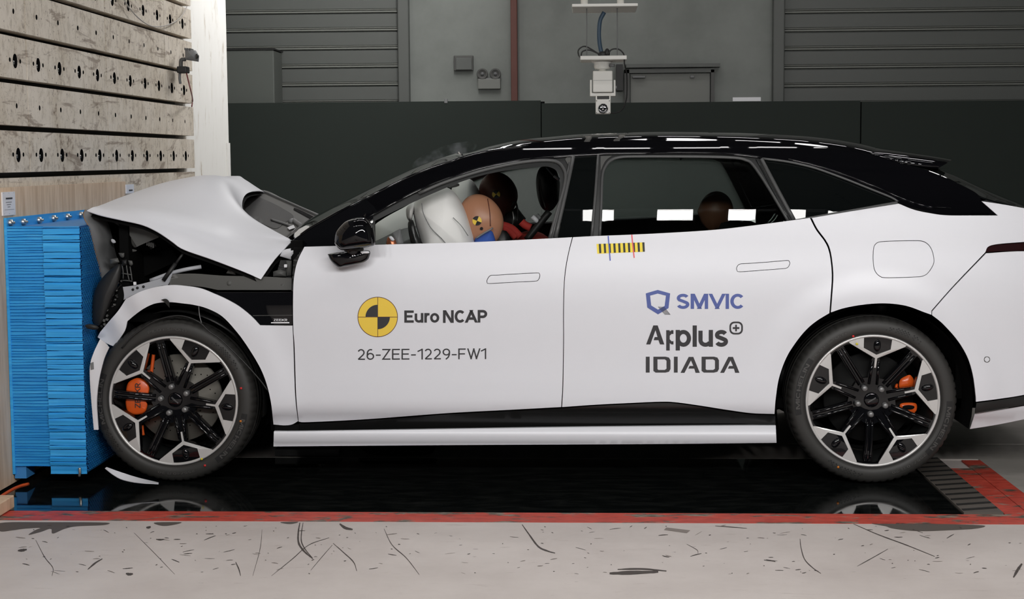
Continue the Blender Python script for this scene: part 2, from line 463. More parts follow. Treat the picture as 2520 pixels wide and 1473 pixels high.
# clear glass: thin sheet, see-through with a Fresnel reflection
def glassmat(name, tint):
    m = bpy.data.materials.new(name); m.use_nodes = True; t = m.node_tree; t.nodes.clear()
    out = t.nodes.new('ShaderNodeOutputMaterial'); mx = t.nodes.new('ShaderNodeMixShader'); tr = t.nodes.new('ShaderNodeBsdfTransparent'); gl = t.nodes.new('ShaderNodeBsdfGlossy')
    fr = t.nodes.new('ShaderNodeFresnel'); fr.inputs['IOR'].default_value = 1.5; gl.inputs['Roughness'].default_value = .01; tr.inputs['Color'].default_value = tint
    t.links.new(fr.outputs[0], mx.inputs[0]); t.links.new(tr.outputs[0], mx.inputs[1]); t.links.new(gl.outputs[0], mx.inputs[2]); t.links.new(mx.outputs[0], out.inputs[0]); M[name] = m
def dusty(name):
    m = bpy.data.materials.new(name); m.use_nodes = True; t = m.node_tree; t.nodes.clear()
    out = t.nodes.new('ShaderNodeOutputMaterial'); mx = t.nodes.new('ShaderNodeMixShader'); tr = t.nodes.new('ShaderNodeBsdfTransparent'); df = t.nodes.new('ShaderNodeBsdfTranslucent')
    mx.inputs[0].default_value = .14; df.inputs['Color'].default_value = (.7, .73, .72, 1); tr.inputs['Color'].default_value = (.8, .84, .82, 1)
    t.links.new(tr.outputs[0], mx.inputs[1]); t.links.new(df.outputs[0], mx.inputs[2]); t.links.new(mx.outputs[0], out.inputs[0]); M[name] = m
dusty('dusty_glass'); glassmat('clear_glass', (.72, .78, .76, 1)); glassmat('grey_glass', (.74, .78, .76, 1))
# steel / concrete blocks of the barrier wall
def block_mat():
    m = pm('block', rgb(150, 142, 128), .62, spec=.35); t = NT(m)
    mp = t.coord(); mpv = t.coord((5, 5, 1.6))
    n1 = t.noise(mp, 3.2, 8, .7, .6); n2 = t.noise(mpv, 7, 6, .75); n3 = t.noise(mp, 26, 6, .7)
    a = t.ramp(n1, 'Fac', [(.40, K0), (.66, W1)]); b = t.ramp(n2, 'Fac', [(.52, K0), (.80, W1)]); c = t.ramp(n3, 'Fac', [(.52, K0), (.66, W1)])
    x = t.mix((a, 0), rgb(228, 219, 206), rgb(208, 197, 180)); y = t.mix((b, 0), (x, 2), rgb(146, 132, 112)); 
    d = t.n('ShaderNodeMath', operation='MULTIPLY'); t.l(c, 0, d, 0); t.l(a, 0, d, 1)
    z = t.mix((d, 0), (y, 2), rgb(116, 96, 80))
    mph = t.coord((1, 1.2, 6)); n5 = t.noise(mph, 1.6, 9, .72, .8); e = t.ramp(n5, 'Fac', [(.56, K0), (.62, (.75, .75, .75, 1))]); n6 = t.noise(mp, 60, 3, .6); f = t.ramp(n6, 'Fac', [(.64, K0), (.69, (.8, .8, .8, 1))])
    z2 = t.mix((e, 0), (z, 2), rgb(140, 124, 110)); z3 = t.mix((f, 0), (z2, 2), rgb(96, 84, 76)); t.base(z3); t.bump(n3, 'Fac', .2, .003)
block_mat()
def column_mat():
    t = NT(M['column_white']); mp = t.coord((3, 3, .8)); n = t.noise(mp, 4, 8, .7, .5); r = t.ramp(n, 'Fac', [(.30, rgb(196, 184, 166)), (.42, rgb(246, 245, 241)), (.8, rgb(251, 250, 247))]); t.base(r, 0)
column_mat()
def wood_mat():
    m = pm('plywood', rgb(180, 145, 115), .7); t = NT(m); mp = t.coord((9, 9, 1)); n = t.noise(mp, 3.0, 7, .65, .4)
    r = t.ramp(n, 'Fac', [(.3, rgb(196, 164, 134)), (.55, rgb(224, 196, 166)), (.75, rgb(236, 210, 184))]); t.base(r, 0)
wood_mat()
def blue_mat():
    m = pm('blue_alu', rgb(70, 150, 215), .36, spec=.5); t = NT(m); mp = t.coord((1.5, 1.5, 30)); n = t.noise(mp, 2.5, 5, .6)
    r = t.ramp(n, 'Fac', [(.3, rgb(44, 150, 228)), (.6, rgb(60, 174, 244)), (.8, rgb(96, 194, 250))]); t.base(r, 0); t.bump(n, 'Fac', .25, .004)
blue_mat()
pm('blue_deep', rgb(22, 78, 138), .6); pm('apron', rgb(74, 73, 70), .5); pm('blue_dark', rgb(62, 138, 204), .5)
def conc_mat(name, c0, c1, c2, seedrot):
    m = pm(name, c1, .55, spec=.4); t = NT(m); mp = t.coord(); mpx = t.coord((.6, 3.5, 1), (0, 0, seedrot))
    n1 = t.noise(mp, 1.3, 8, .65); n2 = t.noise(mpx, 9, 8, .75, .5); n3 = t.noise(mp, 34, 4, .6)
    a = t.ramp(n1, 'Fac', [(.35, K0), (.65, W1)]); x = t.mix((a, 0), c0, c1)
    b = t.ramp(n2, 'Fac', [(.60, K0), (.72, W1)]); y = t.mix((b, 0), (x, 2), c2)
    mps = t.coord((1.0, 5.5, 1), (0, 0, .2)); n4 = t.noise(mps, 13, 3, .55)
    s = t.ramp(n4, 'Fac', [(.735, K0), (.75, W1)]); z = t.mix((s, 0), (y, 2), rgb(96, 84, 78)); t.base(z); t.bump(n3, 'Fac', .1, .002)
conc_mat('concrete', rgb(199, 189, 184), rgb(216, 207, 202), rgb(182, 170, 164), .15)
conc_mat('concrete_back', rgb(150, 146, 140), rgb(176, 170, 165), rgb(128, 122, 116), .3)
def red_mat():
    m = pm('red_paint', rgb(200, 70, 55), .5); t = NT(m); mp = t.coord((1, 2.2, 1)); n = t.noise(mp, 5.5, 9, .68, .3); n2 = t.noise(mp, 15, 6, .6)
    a = t.ramp(n, 'Fac', [(.535, K0), (.575, W1)]); c = t.ramp(n2, 'Fac', [(.35, rgb(178, 62, 48)), (.65, rgb(208, 82, 66))]); b = t.ramp(n2, 'Fac', [(.45, rgb(84, 76, 66)), (.62, rgb(150, 138, 124))])
    x = t.mix((a, 0), (c, 0), (b, 0)); t.base(x); t.bump(n, 'Fac', .2, .003)
red_mat()
def pit_mat():
    m = pm('pit_black', (.006, .007, .007, 1), .06, spec=.5); t = NT(m); mp = t.coord((1, 2.5, 1)); n = t.noise(mp, 7, 8, .7)
    r = t.ramp(n, 'Fac', [(.45, (.004, .005, .005, 1)), (.72, (.016, .017, .016, 1))]); t.base(r, 0)
    q = t.ramp(n, 'Fac', [(.4, (.03, .03, .03, 1)), (.75, (.12, .12, .12, 1))]); t.t.links.new(q.outputs[0], t.b.inputs['Roughness'])
pit_mat()
pm('mat_grey', rgb(92, 86, 80), .6); pm('mat_black', (.012, .011, .010, 1), .6)
pm('scuff', rgb(74, 66, 62), .7); pm('scuff_light', rgb(140, 130, 124), .7); pm('bare_floor', rgb(92, 84, 78), .7)
def wallmat():
    m = pm('wall_paint', rgb(134, 138, 134), .7); t = NT(m); mp = t.coord((1, 1, 1)); n = t.noise(mp, 1.2, 6, .6)
    r = t.ramp(n, 'Fac', [(.35, rgb(124, 128, 124)), (.65, rgb(142, 146, 142))]); t.base(r, 0)
wallmat()
pm('ceiling', (.05, .05, .05, 1), .9)
# ------------------------------------------------------------------ the room
XW = P(20, 850, 6.21).x-.026                       # face of the crash wall
YF = 13.6                                               # far wall
yp0 = PZ(1260, 1261).y; yp1 = PZ(1260, 1127).y          # pit cover: front and rear edge
yr0 = PZ(1260, 1285).y
floor = mk('floor', [(-3.4, .6, -.006), (6, .6, -.006), (6, YF+.2, -.006), (-3.4, YF+.2, -.006), (-3.4, .6, -.2), (6, .6, -.2), (6, YF+.2, -.2), (-3.4, YF+.2, -.2)],
           [(0, 1, 2, 3), (7, 6, 5, 4), (0, 4, 5, 1), (1, 5, 6, 2), (2, 6, 7, 3), (3, 7, 4, 0)], 'concrete')
tag(floor, 'pale scuffed concrete floor of the crash hall', 'floor', kind='structure')
def slab(name, x0, x1, y0, y1, z, mat, parent=floor):
    return box(name, ((x0+x1)/2, (y0+y1)/2, z-.004), (x1-x0, y1-y0, .008), mat, parent)
slab('front_apron', -2.9, 5.9, .7, yr0, .0005, 'concrete')
slab('pit_cover', XW+.004, 1.466, yp0, yp1, 0.0, 'pit_black')
ym = yp0-(yp0-yr0)*.38
slab('painted_border', XW+.004, 5.9, ym+.003, yp0, .001, 'red_paint')
slab('painted_border', XW+.004, 5.9, yr0, ym-.003, .0012, 'red_paint')
slab('painted_border', 1.622, 1.712, yp0+.004, 6.62, .001, 'red_paint')
slab('painted_border', 1.716, 1.80, yp0+.004, 6.80, .001, 'red_paint')
slab('floor_slab', 1.80, 5.9, yp0+.004, 7.18, .0005, 'concrete_back')
slab('floor_slab', XW+.004, 5.9, 7.195, 13.5, .0005, 'concrete_back')
slab('floor_slab', XW+.004, 1.80, yp1+.004, 7.18, .0003, 'concrete_back')
# ribbed mat at the right end of the pit
mat_ = box('ramp_mat', (1.543, (yp0+yp1)/2, .001), (.150, yp1-yp0-.02, .010), 'mat_grey'); tag(mat_, 'grey ramp mat with slanting black stripes behind the rear wheel', 'mat')
n = 12
for i in range(n):
    y = yp0+.05+(yp1-yp0-.1)*i/(n-1)
    V = [Vector((1.472, y-.012, .0065)), Vector((1.614, y+.030, .0065)), Vector((1.614, y+.052, .0065)), Vector((1.472, y+.012, .0065))]
    mk('stripe', V+[v+Vector((0, 0, .002)) for v in V], [(3, 2, 1, 0), (4, 5, 6, 7), (0, 1, 5, 4), (1, 2, 6, 5), (2, 3, 7, 6), (3, 0, 4, 7)], 'mat_black', mat_)
# bare patches and scuffs in the paint of the front floor (flat marks)
def mark(name, pts, mat, z=.0012):
    L = outline(pts, 6); vs, fs = cdt([L], 0)
    mk(name, [PZ(v[0], v[1], z) for v in vs], [f[::-1] for f in fs], mat, floor)
def scuff(pts, wpx, mat='scuff', z=.0012):
    c = cr([Vector(p) for p in pts], 6); V = []; F = []
    for i, p in enumerate(c):
        t = (c[min(i+1, len(c)-1)]-c[max(0, i-1)]).normalized(); nn = Vector((-t.y, t.x))
        ww = wpx*(.45+.55*math.sin(PI*min(1, max(0, i/(len(c)-1)))))*random.uniform(.8, 1.1)
        V += [PZ(*(p+nn*ww*.5), z), PZ(*(p-nn*ww*.5), z)]
    for i in range(len(c)-1): F.append((2*i, 2*i+1, 2*i+3, 2*i+2))
    mk('scuff_mark', V, F, mat, floor)
mark('bare_patch', [(0, 1286), (120, 1284), (260, 1285), (254, 1291), (190, 1294), (160, 1300), (130, 1312), (125, 1300), (100, 1308), (70, 1315), (88, 1303), (100, 1298), (60, 1300), (30, 1304), (0, 1306)], 'bare_floor')
mark('bare_patch', [(2150, 1286), (2300, 1288), (2420, 1292), (2400, 1300), (2330, 1304), (2260, 1306), (2200, 1300), (2180, 1294)], 'bare_floor')
mark('bare_patch', [(380, 1285), (445, 1284), (430, 1290), (400, 1293)], 'bare_floor')
mark('bare_patch', [(690, 1284), (735, 1283), (720, 1288), (705, 1288)], 'bare_floor')
for p, ww in [([(738, 1285), (734, 1310), (735, 1335), (748, 1355), (770, 1374)], 5), ([(746, 1285), (742, 1310), (742, 1332), (752, 1352), (769, 1372)], 3),
              ([(1285, 1290), (1302, 1314), (1325, 1344), (1348, 1355), (1366, 1360)], 4), ([(2100, 1288), (2160, 1314), (2230, 1340), (2300, 1368)], 2.5),
              ([(1969, 1325), (1971, 1345), (1980, 1375), (2000, 1396), (2020, 1410)], 2.5), ([(2515, 1386), (2504, 1402), (2494, 1420)], 8),
              ([(820, 1336), (845, 1358), (870, 1382), (878, 1404)], 2.5), ([(945, 1300), (965, 1340), (1000, 1372), (1032, 1413)], 2),
              ([(580, 1382), (588, 1400), (592, 1416)], 3), ([(216, 1400), (235, 1384), (252, 1374)], 4), ([(88, 1328), (110, 1370), (130, 1396), (128, 1416)], 1.8),
              ([(668, 1416), (720, 1374), (760, 1340), (810, 1322)], 1.8), ([(330, 1310), (380, 1360), (430, 1412)], 1.2), ([(818, 1340), (790, 1372), (765, 1402)], 1.4),
              ([(836, 1288), (850, 1298), (868, 1302)], 7), ([(1760, 1293), (1800, 1296), (1838, 1299)], 2), ([(1880, 1377), (1900, 1379), (1908, 1381)], 3),
              ([(645, 1302), (640, 1350), (622, 1416)], 1.2), ([(1690, 1338), (1715, 1352), (1718, 1362)], 1.5), ([(2110, 1392), (2150, 1370), (2185, 1350)], 2),
              ([(310, 1410), (318, 1412), (327, 1411)], 7), ([(44, 1354), (55, 1353), (66, 1351)], 7), ([(384, 1326), (394, 1327), (404, 1326)], 4), ([(360, 1297), (366, 1297), (371, 1295)], 6),
              ([(1500, 1410), (1560, 1408), (1620, 1406)], 10), ([(1520, 1400), (1580, 1399), (1640, 1404)], 5)]:
    scuff(p, ww)
mark('repair_patch', [(1634, 1303, 1), (1640, 1297, 1), (1699, 1304, 1), (1690, 1311, 1)], 'scuff_light')
random.seed(21)
for i in range(230):
    x = random.uniform(10, 2510); y = random.uniform(1292, 1412); L = random.choice([3, 4, 6, 9, 14, 22])*random.uniform(.7, 1.3); a = random.gauss(0, .25)
    scuff([(x, y), (x+L*.5, y+L*.5*math.sin(a)+random.uniform(-.6, .6)), (x+L, y+L*math.sin(a))], random.uniform(.6, 2.2), random.choice(['scuff', 'scuff', 'scuff_light']))

# crash wall made of bolted blocks
wl = empty('wall_left', (XW, 7, 0), 'crash wall of stained grey blocks with bolt holes', 'wall', kind='structure')
def wchild(o): o.parent = wl; o.matrix_parent_inverse = Matrix.Translation((-XW, -7, 0)); return o
ends = [PX(x, y, XW).y for x, y in ((75, 422), (269.5, 420), (413, 414), (480, 414))]; ends = [2*ends[0]-ends[1]]+ends
wchild(box('backing', (XW-.55, ends[-1]-2.02, 1.75), (.9, 3.9, 3.5), 'dark_plastic'))
gz = [PX(250, y, XW).z for y in (424.5, 321.5, 222, 128, 33)]
pitch = (gz[4]-gz[0])/4
def disc_loop(cy, cz, ry, rz, n=14): return [Vector((cy+ry*math.cos(2*PI*i/n), cz+rz*math.sin(2*PI*i/n))) for i in range(n)]
_s0, _s1 = PX(45, 371, XW).y, PX(457, 374, XW).y; slots = [_s0+(_s1-_s0)/10*k for k in range(-3, 12)]
bolts = []
for r in range(-6, 9):
    z0 = gz[0]+pitch*r+.012; z1 = z0+pitch-.024
    slotrow = r % 2 == 0
    for k in range(4):
        y0, y1 = ends[k]+.007, ends[k+1]-.007
        loops = [[Vector((y0, z0)), Vector((y1, z0)), Vector((y1, z1)), Vector((y0, z1))]]
        if 0 <= r <= 5:
            for s in slots:
                cz = z0+.075
                if slotrow and y0+.05 < s < y1-.03:
                    loops.append(disc_loop(s, cz, .025, .032)); bolts.append((s, cz, 0))
                    for q in (-.06, .06):
                        if y0+.01 < s+q < y1-.01: loops.append(disc_loop(s+q, cz+.002, .009, .010, 8)); bolts.append((s+q, cz+.002, 1))
                elif not slotrow and y0+.03 < s < y1-.02: loops.append(disc_loop(s, cz+.01, .009, .012, 8)); bolts.append((s, cz+.01, 2))
        dx = random.uniform(-.0015, 0)
        o = shell('wall_block', loops, lambda a, b: Vector((XW+dx, a, b)), 'block', None, th=.06, grid=0, smooth=False, dirv=(-1, 0, 0)); wchild(o)
def socket(name, y, z, ry, rz, dep, n):  # black cup lining a hole, its shade put in as colour
    V = []; F = []
    for d, k in ((.0005, 1.0), (-dep, .97), (-dep, .02)):
        V += [(XW+d, y+ry*k*math.cos(2*PI*i/n), z+rz*k*math.sin(2*PI*i/n)) for i in range(n)]
    for j in range(2):
        for i in range(n): F.append((j*n+i, j*n+(i+1) % n, (j+1)*n+(i+1) % n, (j+1)*n+i))
    return wchild(mk(name, V, F, 'dark', None))
for s, cz, kind in bolts:
    if kind == 0:
        socket('hole_shade_cup', s, cz, .0246, .0315, .045, 14)
        wchild(lathe('wall_bolt', [(.0001, -.006), (.008, -.006), (.010, -.014), (.010, -.045)], 'steel', None, 10, 'X', (XW, s+.004, cz-.006)))
    elif kind == 1: socket('pin_hole_shade', s, cz, .0087, .0097, .03, 8)
    else: socket('pin_hole_shade', s, cz, .0087, .0117, .03, 8)
# white column behind the wall's end
yc0 = ends[-1]+.03; yc1 = PX(566, 430, XW-.06).y; col = box('column', (XW-.41, (yc0+yc1)/2, 3.2), (.70, yc1-yc0, 6.4), 'column_white', bev=.015); tag(col, 'tall white column behind the crash wall', 'column', kind='structure')
box('corner_guard', (XW-.056, yc1-.06, .75), (.012, .09, 1.5), 'column_white', col)
# far wall and what is on it
wb = box('wall_back', (1.3, YF+.1, 3.2), (9.4, .2, 6.4), 'wall_paint'); tag(wb, 'grey painted far wall of the hall', 'wall', kind='structure')
wbl = box('wall_side', (-3.35, 11.3, 3.2), (.1, 4.4, 6.4), 'wall_paint'); tag(wbl, 'grey side wall behind the white column', 'wall', kind='structure')
wr = box('wall_right', (6.0, 7, 3.2), (.1, 13.2, 6.4), 'wall_paint'); tag(wr, 'grey right wall of the hall', 'wall', kind='structure')
ce = box('ceiling', (1.3, 7, 6.45), (9.4, 13.4, .1), 'ceiling'); tag(ce, 'dark hall ceiling', 'ceiling', kind='structure')
def at(px, py, Y=YF): return P(px, py, Y)
def rect(name, x0, y0, x1, y1, Y, d, mat, parent=None, bev=0):
    a = at(x0, y1, Y); b = at(x1, y0, Y)
    return box(name, ((a.x+b.x)/2, Y-d/2, (a.z+b.z)/2), (abs(b.x-a.x), d, abs(b.z-a.z)), mat, parent, bev)
def shutter(name, x0, x1, lab, right_frame=True):
    a = at(x0, 250); b = at(x1, 250)
    g = empty(name, ((a.x+b.x)/2, YF-.04, 0), lab, 'door', kind='structure')
    def ch(o): o.parent = g; o.matrix_parent_inverse = Matrix.Translation(-g.location); return o
    z = at((x0+x1)/2, 252).z; p = 44/FPX*YF; z -= p*9
    while z < 5:
        if z > .05:
            ch(box('slat', ((a.x+b.x)/2, YF-.035, z+p*.46), (b.x-a.x, .03, p*.74), 'shutter', bev=.006))
            ch(box('slat_hinge', ((a.x+b.x)/2, YF-.045, z+p*.945), (b.x-a.x, .03, p*.10), 'door_grey', bev=.004))
            ch(box('slat_hinge', ((a.x+b.x)/2, YF-.038, z+p*.055), (b.x-a.x, .03, p*.06), 'door_grey', bev=.004))
        z += p
    for x, wd in ((a.x-.05, .1), (b.x+.05, .1)):
        ch(box('guide_rail', (x, YF-.06, 2.5), (wd, .1, 5), 'shutter', bev=.01))
    return g
shutter('door_1', 500, 984, 'grey roller shutter left of the red-brown post')
shutter('door_2', 1926, 2620, 'grey roller shutter behind the car tail')
# steel door
dg = empty('door_3', (at(1650, 210).x, YF-.05, 0), 'scuffed steel door half hidden by the black screen', 'door', kind='structure')
def dch(o): o.parent = dg; o.matrix_parent_inverse = Matrix.Translation(-dg.location); return o
def dz(x0, y0, x1, d, mat, name, Y=YF, zb=.02):
    a = at(x0, y0, Y); b = at(x1, y0, Y); return dch(box(name, ((a.x+b.x)/2, Y-d/2, (a.z+zb)/2), (b.x-a.x, d, a.z-zb), mat))
dz(1552, 183, 1746, .03, 'door_grey', 'leaf'); dz(1536, 172, 1548, .07, 'grey_plastic', 'jamb'); dz(1748, 172, 1756, .07, 'grey_plastic', 'jamb')
dch(rect('lintel', 1536, 170, 1756, 181, YF, .07, 'shutter')); dch(rect('hood_plate', 1540, 157, 1770, 168, YF, .1, 'shutter'))
dch(rect('door_closer', 1556, 187, 1588, 193, YF-.03, .05, 'mid_grey', bev=.006)); dch(rect('door_knob', 1698, 186, 1708, 192, YF-.03, .03, 'mid_grey', bev=.004))
# dark side board of the door
o = rect('electrical_duct', 1516, 160, 1532, 224, YF, .12, 'dark_plastic'); tag(o, 'dark vertical duct left of the steel door', 'duct')
p0 = at(1258, 100); p1 = at(1274, 100); o = box('steel_post', ((p0.x+p1.x)/2, YF-.05, 3.2), (p1.x-p0.x, .1, 6.38), 'brown_beam', bev=.006); tag(o, 'red-brown steel post on the far wall', 'post', kind='structure')
g = empty('junction_box', at(1141, 175), 'square grey junction box on the far wall', 'box')
def ch(g, o): o.parent = g; o.matrix_parent_inverse = Matrix.Translation(-g.location); return o
ch(g, rect('body', 1118, 137, 1165, 175, YF, .05, 'grey_plastic', bev=.006)); ch(g, rect('lid', 1122, 142, 1161, 172, YF-.05, .012, 'shutter', bev=.004))
g = empty('emergency_light', at(1204, 220), 'twin-lamp emergency light beside the red-brown post', 'light')
ch(g, rect('battery_case', 1177, 194, 1232, 220, YF, .06, 'door_grey', bev=.006)); ch(g, rect('top_bar', 1180, 192, 1230, 196, YF, .05, 'mid_grey'))
for x in (1187, 1219):
    c = at(x, 182, YF-.05)
    ch(g, lathe('lamp_head', [(.0001, .05), (.042, .05), (.05, 0), (.044, -.012), (.036, -.004), (.0001, .004)], 'grey_plastic', None, 24, 'Y', c))
    ch(g, lathe('lamp_bulb', [(.0001, -.02), (.014, -.012), (.018, .004)], 'mid_grey', None, 16, 'Y', c))
o = rect('socket', 1094, 243, 1102, 254, YF-.5, .03, 'mid_grey', bev=.003); tag(o, 'tiny grey clip on the black screen below the junction box', 'clip')
o = rect('sign_strip', 1803, 239, 1872, 249, YF-.45, .01, 'label_white'); tag(o, 'narrow white strip on top of the black screen', 'strip')
# black screens in front of the far wall
for i, (x0, x1, lab) in enumerate([(500, 1331.5, 'matte black screen panel behind the bonnet'), (1332, 2117, 'matte black screen panel behind the car roof'), (2118.5, 3050, 'matte black screen panel behind the car tail')]):
    a = at(x0, 251, YF-.5); b = at(x1, 251, YF-.5); z = at((x0+x1)/2, 251 if i < 2 else 246, YF-.5).z
    o = box('screen_panel', ((a.x+b.x)/2, YF-.5, z/2), (b.x-a.x-.006, .05, z), 'panel_black'); tag(o, lab, 'screen')
    if i < 2: box('seam_shade_strip', (b.x, YF-.455, z/2-.002), (.06, .012, z-.01), 'dark', o)  # black strip stands in for the shadow in the seam
a0 = at(560, 128, YF-.22); b0 = at(686, 134, YF-.22); zt = a0.z
o = box('equipment_cabinet', ((a0.x+b0.x)/2, YF-.26, zt/2), (b0.x-a0.x, .36, zt), 'cabinet', bev=.01); tag(o, 'dark tall cabinet beside the white column', 'cabinet')
box('cabinet_top', ((a0.x+b0.x)/2, YF-.26, zt+.006), (b0.x-a0.x+.02, .38, .012), 'dark_plastic', o)

# ------------------------------------------------------------------ lamp banks of the hall (their reflections show on the roof and the windows)
LAMPS = {}
def lamp(kind, x, y, z, tilt, lab, grp):
    if kind not in LAMPS:
        g = empty('led_floodlight', (0, 0, 0), lab, 'lamp', grp)
        sx, sy = (.13, .095) if kind != 'led_dim' else (.20, .10)
        a, c = sx+.02, sy+.02
        mk('lamp_housing', [(-a, -c, .07), (a, -c, .07), (a, c, .07), (-a, c, .07), (-a, -c, -.002), (a, -c, -.002), (a, c, -.002), (-a, c, -.002)],
           [(0, 1, 2, 3), (0, 4, 5, 1), (1, 5, 6, 2), (2, 6, 7, 3), (3, 7, 4, 0), (7, 6, 5, 4)], 'housing', g)
        mk('led_face', [(-sx, -sy, -.008), (sx, -sy, -.008), (sx, sy, -.008), (-sx, sy, -.008)], [(3, 2, 1, 0)], kind, g)
        tube('hanger', [(0, 0, .07), (0, 0, .32)], .012, 'housing', g, 6)
        LAMPS[kind] = g
    else:
        g = LAMPS[kind].copy(); sc.collection.objects.link(g); g['label'] = lab; g['group'] = grp
        for c in LAMPS[kind].children:
            d = c.copy(); sc.collection.objects.link(d); d.parent = g
    g.location = (x, y, z); g.rotation_euler = (tilt, 0, 0); LAST[0] = g
LAST = [None]
ROWS = [('led', 1.0, 2.7, 1.15, 'nearest the camera'), ('led_mid', 3.4, 4.6, .5, 'in front of the car'), ('led_dim', 7.5, 5.2, 0, 'straight above the car'), ('led_dim', 9.7, 5.0, -.1, 'behind the car'), ('led_dim', 11.8, 4.9, 0, 'nearest the far wall')]
for (kind, y, z, tilt, where) in ROWS:
    for i in range(11):
        lamp(kind, -2.62+.56*i+(.12 if y > 5 else .9 if y < 2 else 0), y, z, tilt, 'square LED floodlight on the truss '+where, 'LED floodlights on the truss '+where)
    yt = y-math.sin(tilt)*.3
    tr = box('lamp_truss', (.2, yt, z+.36), (6.6, .08, .08), 'housing'); tag(tr, 'grey lamp truss '+where, 'truss')
    for x in (-2.4, .2, 2.8): tube('drop_rod', [(x, yt, z+.36), (x, yt, 6.42)], .015, 'housing', tr, 6)

for i, y in enumerate((10.0, 10.6, 11.2, 11.8)):          # floodlights added to brighten the white column and crash wall
    lamp('led', -.9, y, 4.0, 0, 'added LED floodlight brightening the column, tilted towards the crash wall', 'added LED floodlights tilted towards the crash wall')
    LAST[0].rotation_euler = (0, 1.05, 0)
# ------------------------------------------------------------------ barrier board, placards, wall camera, cables
zt0 = PX(0, 464, XW+.02).z; zt1 = PX(356, 444, XW+.02).z
pb = box('plywood_board', (XW+.0155, 6.75, zt1/2+.005), (.018, 2.35, zt1-.01), 'plywood'); tag(pb, 'brown plywood board fixed to the crash wall', 'board')
def placard(x0, y0, x1, y1, lab, big):
    X = XW+.0285; a = PX(x0, y1, X); b = PX(x1, y0, X)
    g = empty('placard', (X, (a.y+b.y)/2, (a.z+b.z)/2), lab, 'placard')
    hy, hz = (b.y-a.y)/2, (b.z-a.z)/2
    box('card', (0, 0, 0), (.006, hy*2, hz*2), 'label_white', g)
    if big:
        box('tag_chip', (.004, 0, hz*.45), (.004, hy*1.0, hz*.14), 'print_dark', g, .002)
        for i in range(3): box('print_line', (.0035, -hy*.05, hz*(.12-.2*i)), (.001, hy*(.9-.25*i), hz*.05), 'mid_grey', g)
        box('print_line', (.0035, 0, -hz*.5), (.001, hy*1.5, hz*.02), 'mid_grey', g)
        for sy in (-.8, 0, .8):
            for sz in (-.85, .9): box('corner_dot', (.0035, sy*hy, sz*hz), (.001, hy*.08, hz*.02), 'mid_grey', g)
    else:
        box('tag_chip', (.004, hy*.1, -hz*.3), (.004, hy*.9, hz*.28), 'print_dark', g, .002)
placard(6, 471, 35, 531, 'white placard with a dark chip at the left edge of the plywood', True)
placard(310, 453, 328, 476, 'small white placard above the crumpled bonnet edge', False)
# small wall camera on a clamp
wc = empty('wall_camera', PX(462, 140, XW+.1), 'small grey high-speed camera clamped to the end of the crash wall', 'camera')
Yw = 9.05
def W(x, y, d=0): return P(x, y, Yw+d)
ch(wc, pillow('camera_body', [(455, 121, 1), (482, 124, 1), (490, 137, 1), (489, 152, 1), (456, 147, 1)], Yw, .05, .05, 'mid_grey', None, rings=3, sq=8))
ch(wc, pillow('camera_lens', [(485, 132), (489, 138), (487, 144), (482, 144), (481, 134)], Yw-.05, .012, .01, 'lens', None, rings=3, sq=3, step=3))
ch(wc, tube('bracket', [W(457, 146), W(446, 148), W(445, 168)], .012, 'grey_plastic', None))
ch(wc, box('clamp', W(451, 172), (.06, .08, .04), 'dark_plastic', None, .006)); ch(wc, tube('clamp_bar', [W(443, 176), W(442, 192), W(444, 206)], .008, 'mid_grey', None))
for k in range(3): ch(wc, box('cooling_fin', W(459+k*6, 121.5+k*.5), (.006, .08, .012), 'grey_plastic', None))
o = tube('camera_cable', [W(457, 172, -.02), W(464, 200, -.02), W(470, 225, -.02), (PX(474, 245, XW+.02)), PX(472, 262, XW+.02)], .004, 'cable_red'); tag(o, 'dark red cable hanging below the wall camera', 'cable')
o = tube('wall_cable', [PX(302, -6, XW+.02), PX(320, 22, XW+.02), PX(345, 48, XW+.025), PX(372, 64, XW+.02), PX(402, 64, XW+.02), PX(430, 54, XW+.02), PX(448, 38, XW+.02), PX(460, 16, XW+.02)], .0032, 'cable_grey'); tag(o, 'thin grey cable drooping across the top wall blocks', 'cable')

# hanging pan-tilt camera
YP = 9.4
pt = empty('pan_tilt_camera', P(1484, 280, YP), 'white pan-tilt camera hanging behind the car roof', 'camera')
def H(x, y, d=0): return P(x, y, YP+d)
def prect(name, x0, y0, x1, y1, d0, d1, mat, bev=.004):
    a = H(x0, y1); b = H(x1, y0)
    return ch(pt, box(name, ((a.x+b.x)/2, YP+(d0+d1)/2, (a.z+b.z)/2), (b.x-a.x, d1-d0, b.z-a.z), mat, None, bev))
prect('upper_plate', 1408, 16, 1567, 25, -.2, .2, 'white_plastic'); prect('lower_plate', 1428, 140, 1541, 151, -.14, .14, 'white_plastic')
for x in (1444, 1519):
    for d in (-.1, .1): ch(pt, tube('hanger_rod', [H(x, 145, d), H(x, 20, d)], .0035, 'mid_grey', None, 6))
for x in (1438, 1527):
    for d in (-.12, .12): ch(pt, tube('support_tube', [H(x, 18, d), Vector((H(x, 18, d).x, YP+d, 6.4))], .022, 'white_plastic', None, 10))
c = H(1482, 160)
ch(pt, lathe('pan_base', [(.0001, .03), (.066, .03), (.064, .015), (.052, .01), (.050, -.015), (.045, -.026), (.022, -.028), (.022, -.05), (.0001, -.05)], 'white_plastic', None, 32, 'Z', c))
ch(pt, tube('cable_gland', [H(1500, 160, -.03), H(1512, 161, -.04)], .010, 'mid_grey', None, 10))
prect('tilt_head', 1459, 175, 1507, 228, -.06, .06, 'white_plastic', .006); prect('seam_line', 1460, 198.5, 1506, 199.5, -.0615, -.05, 'mid_grey', 0)
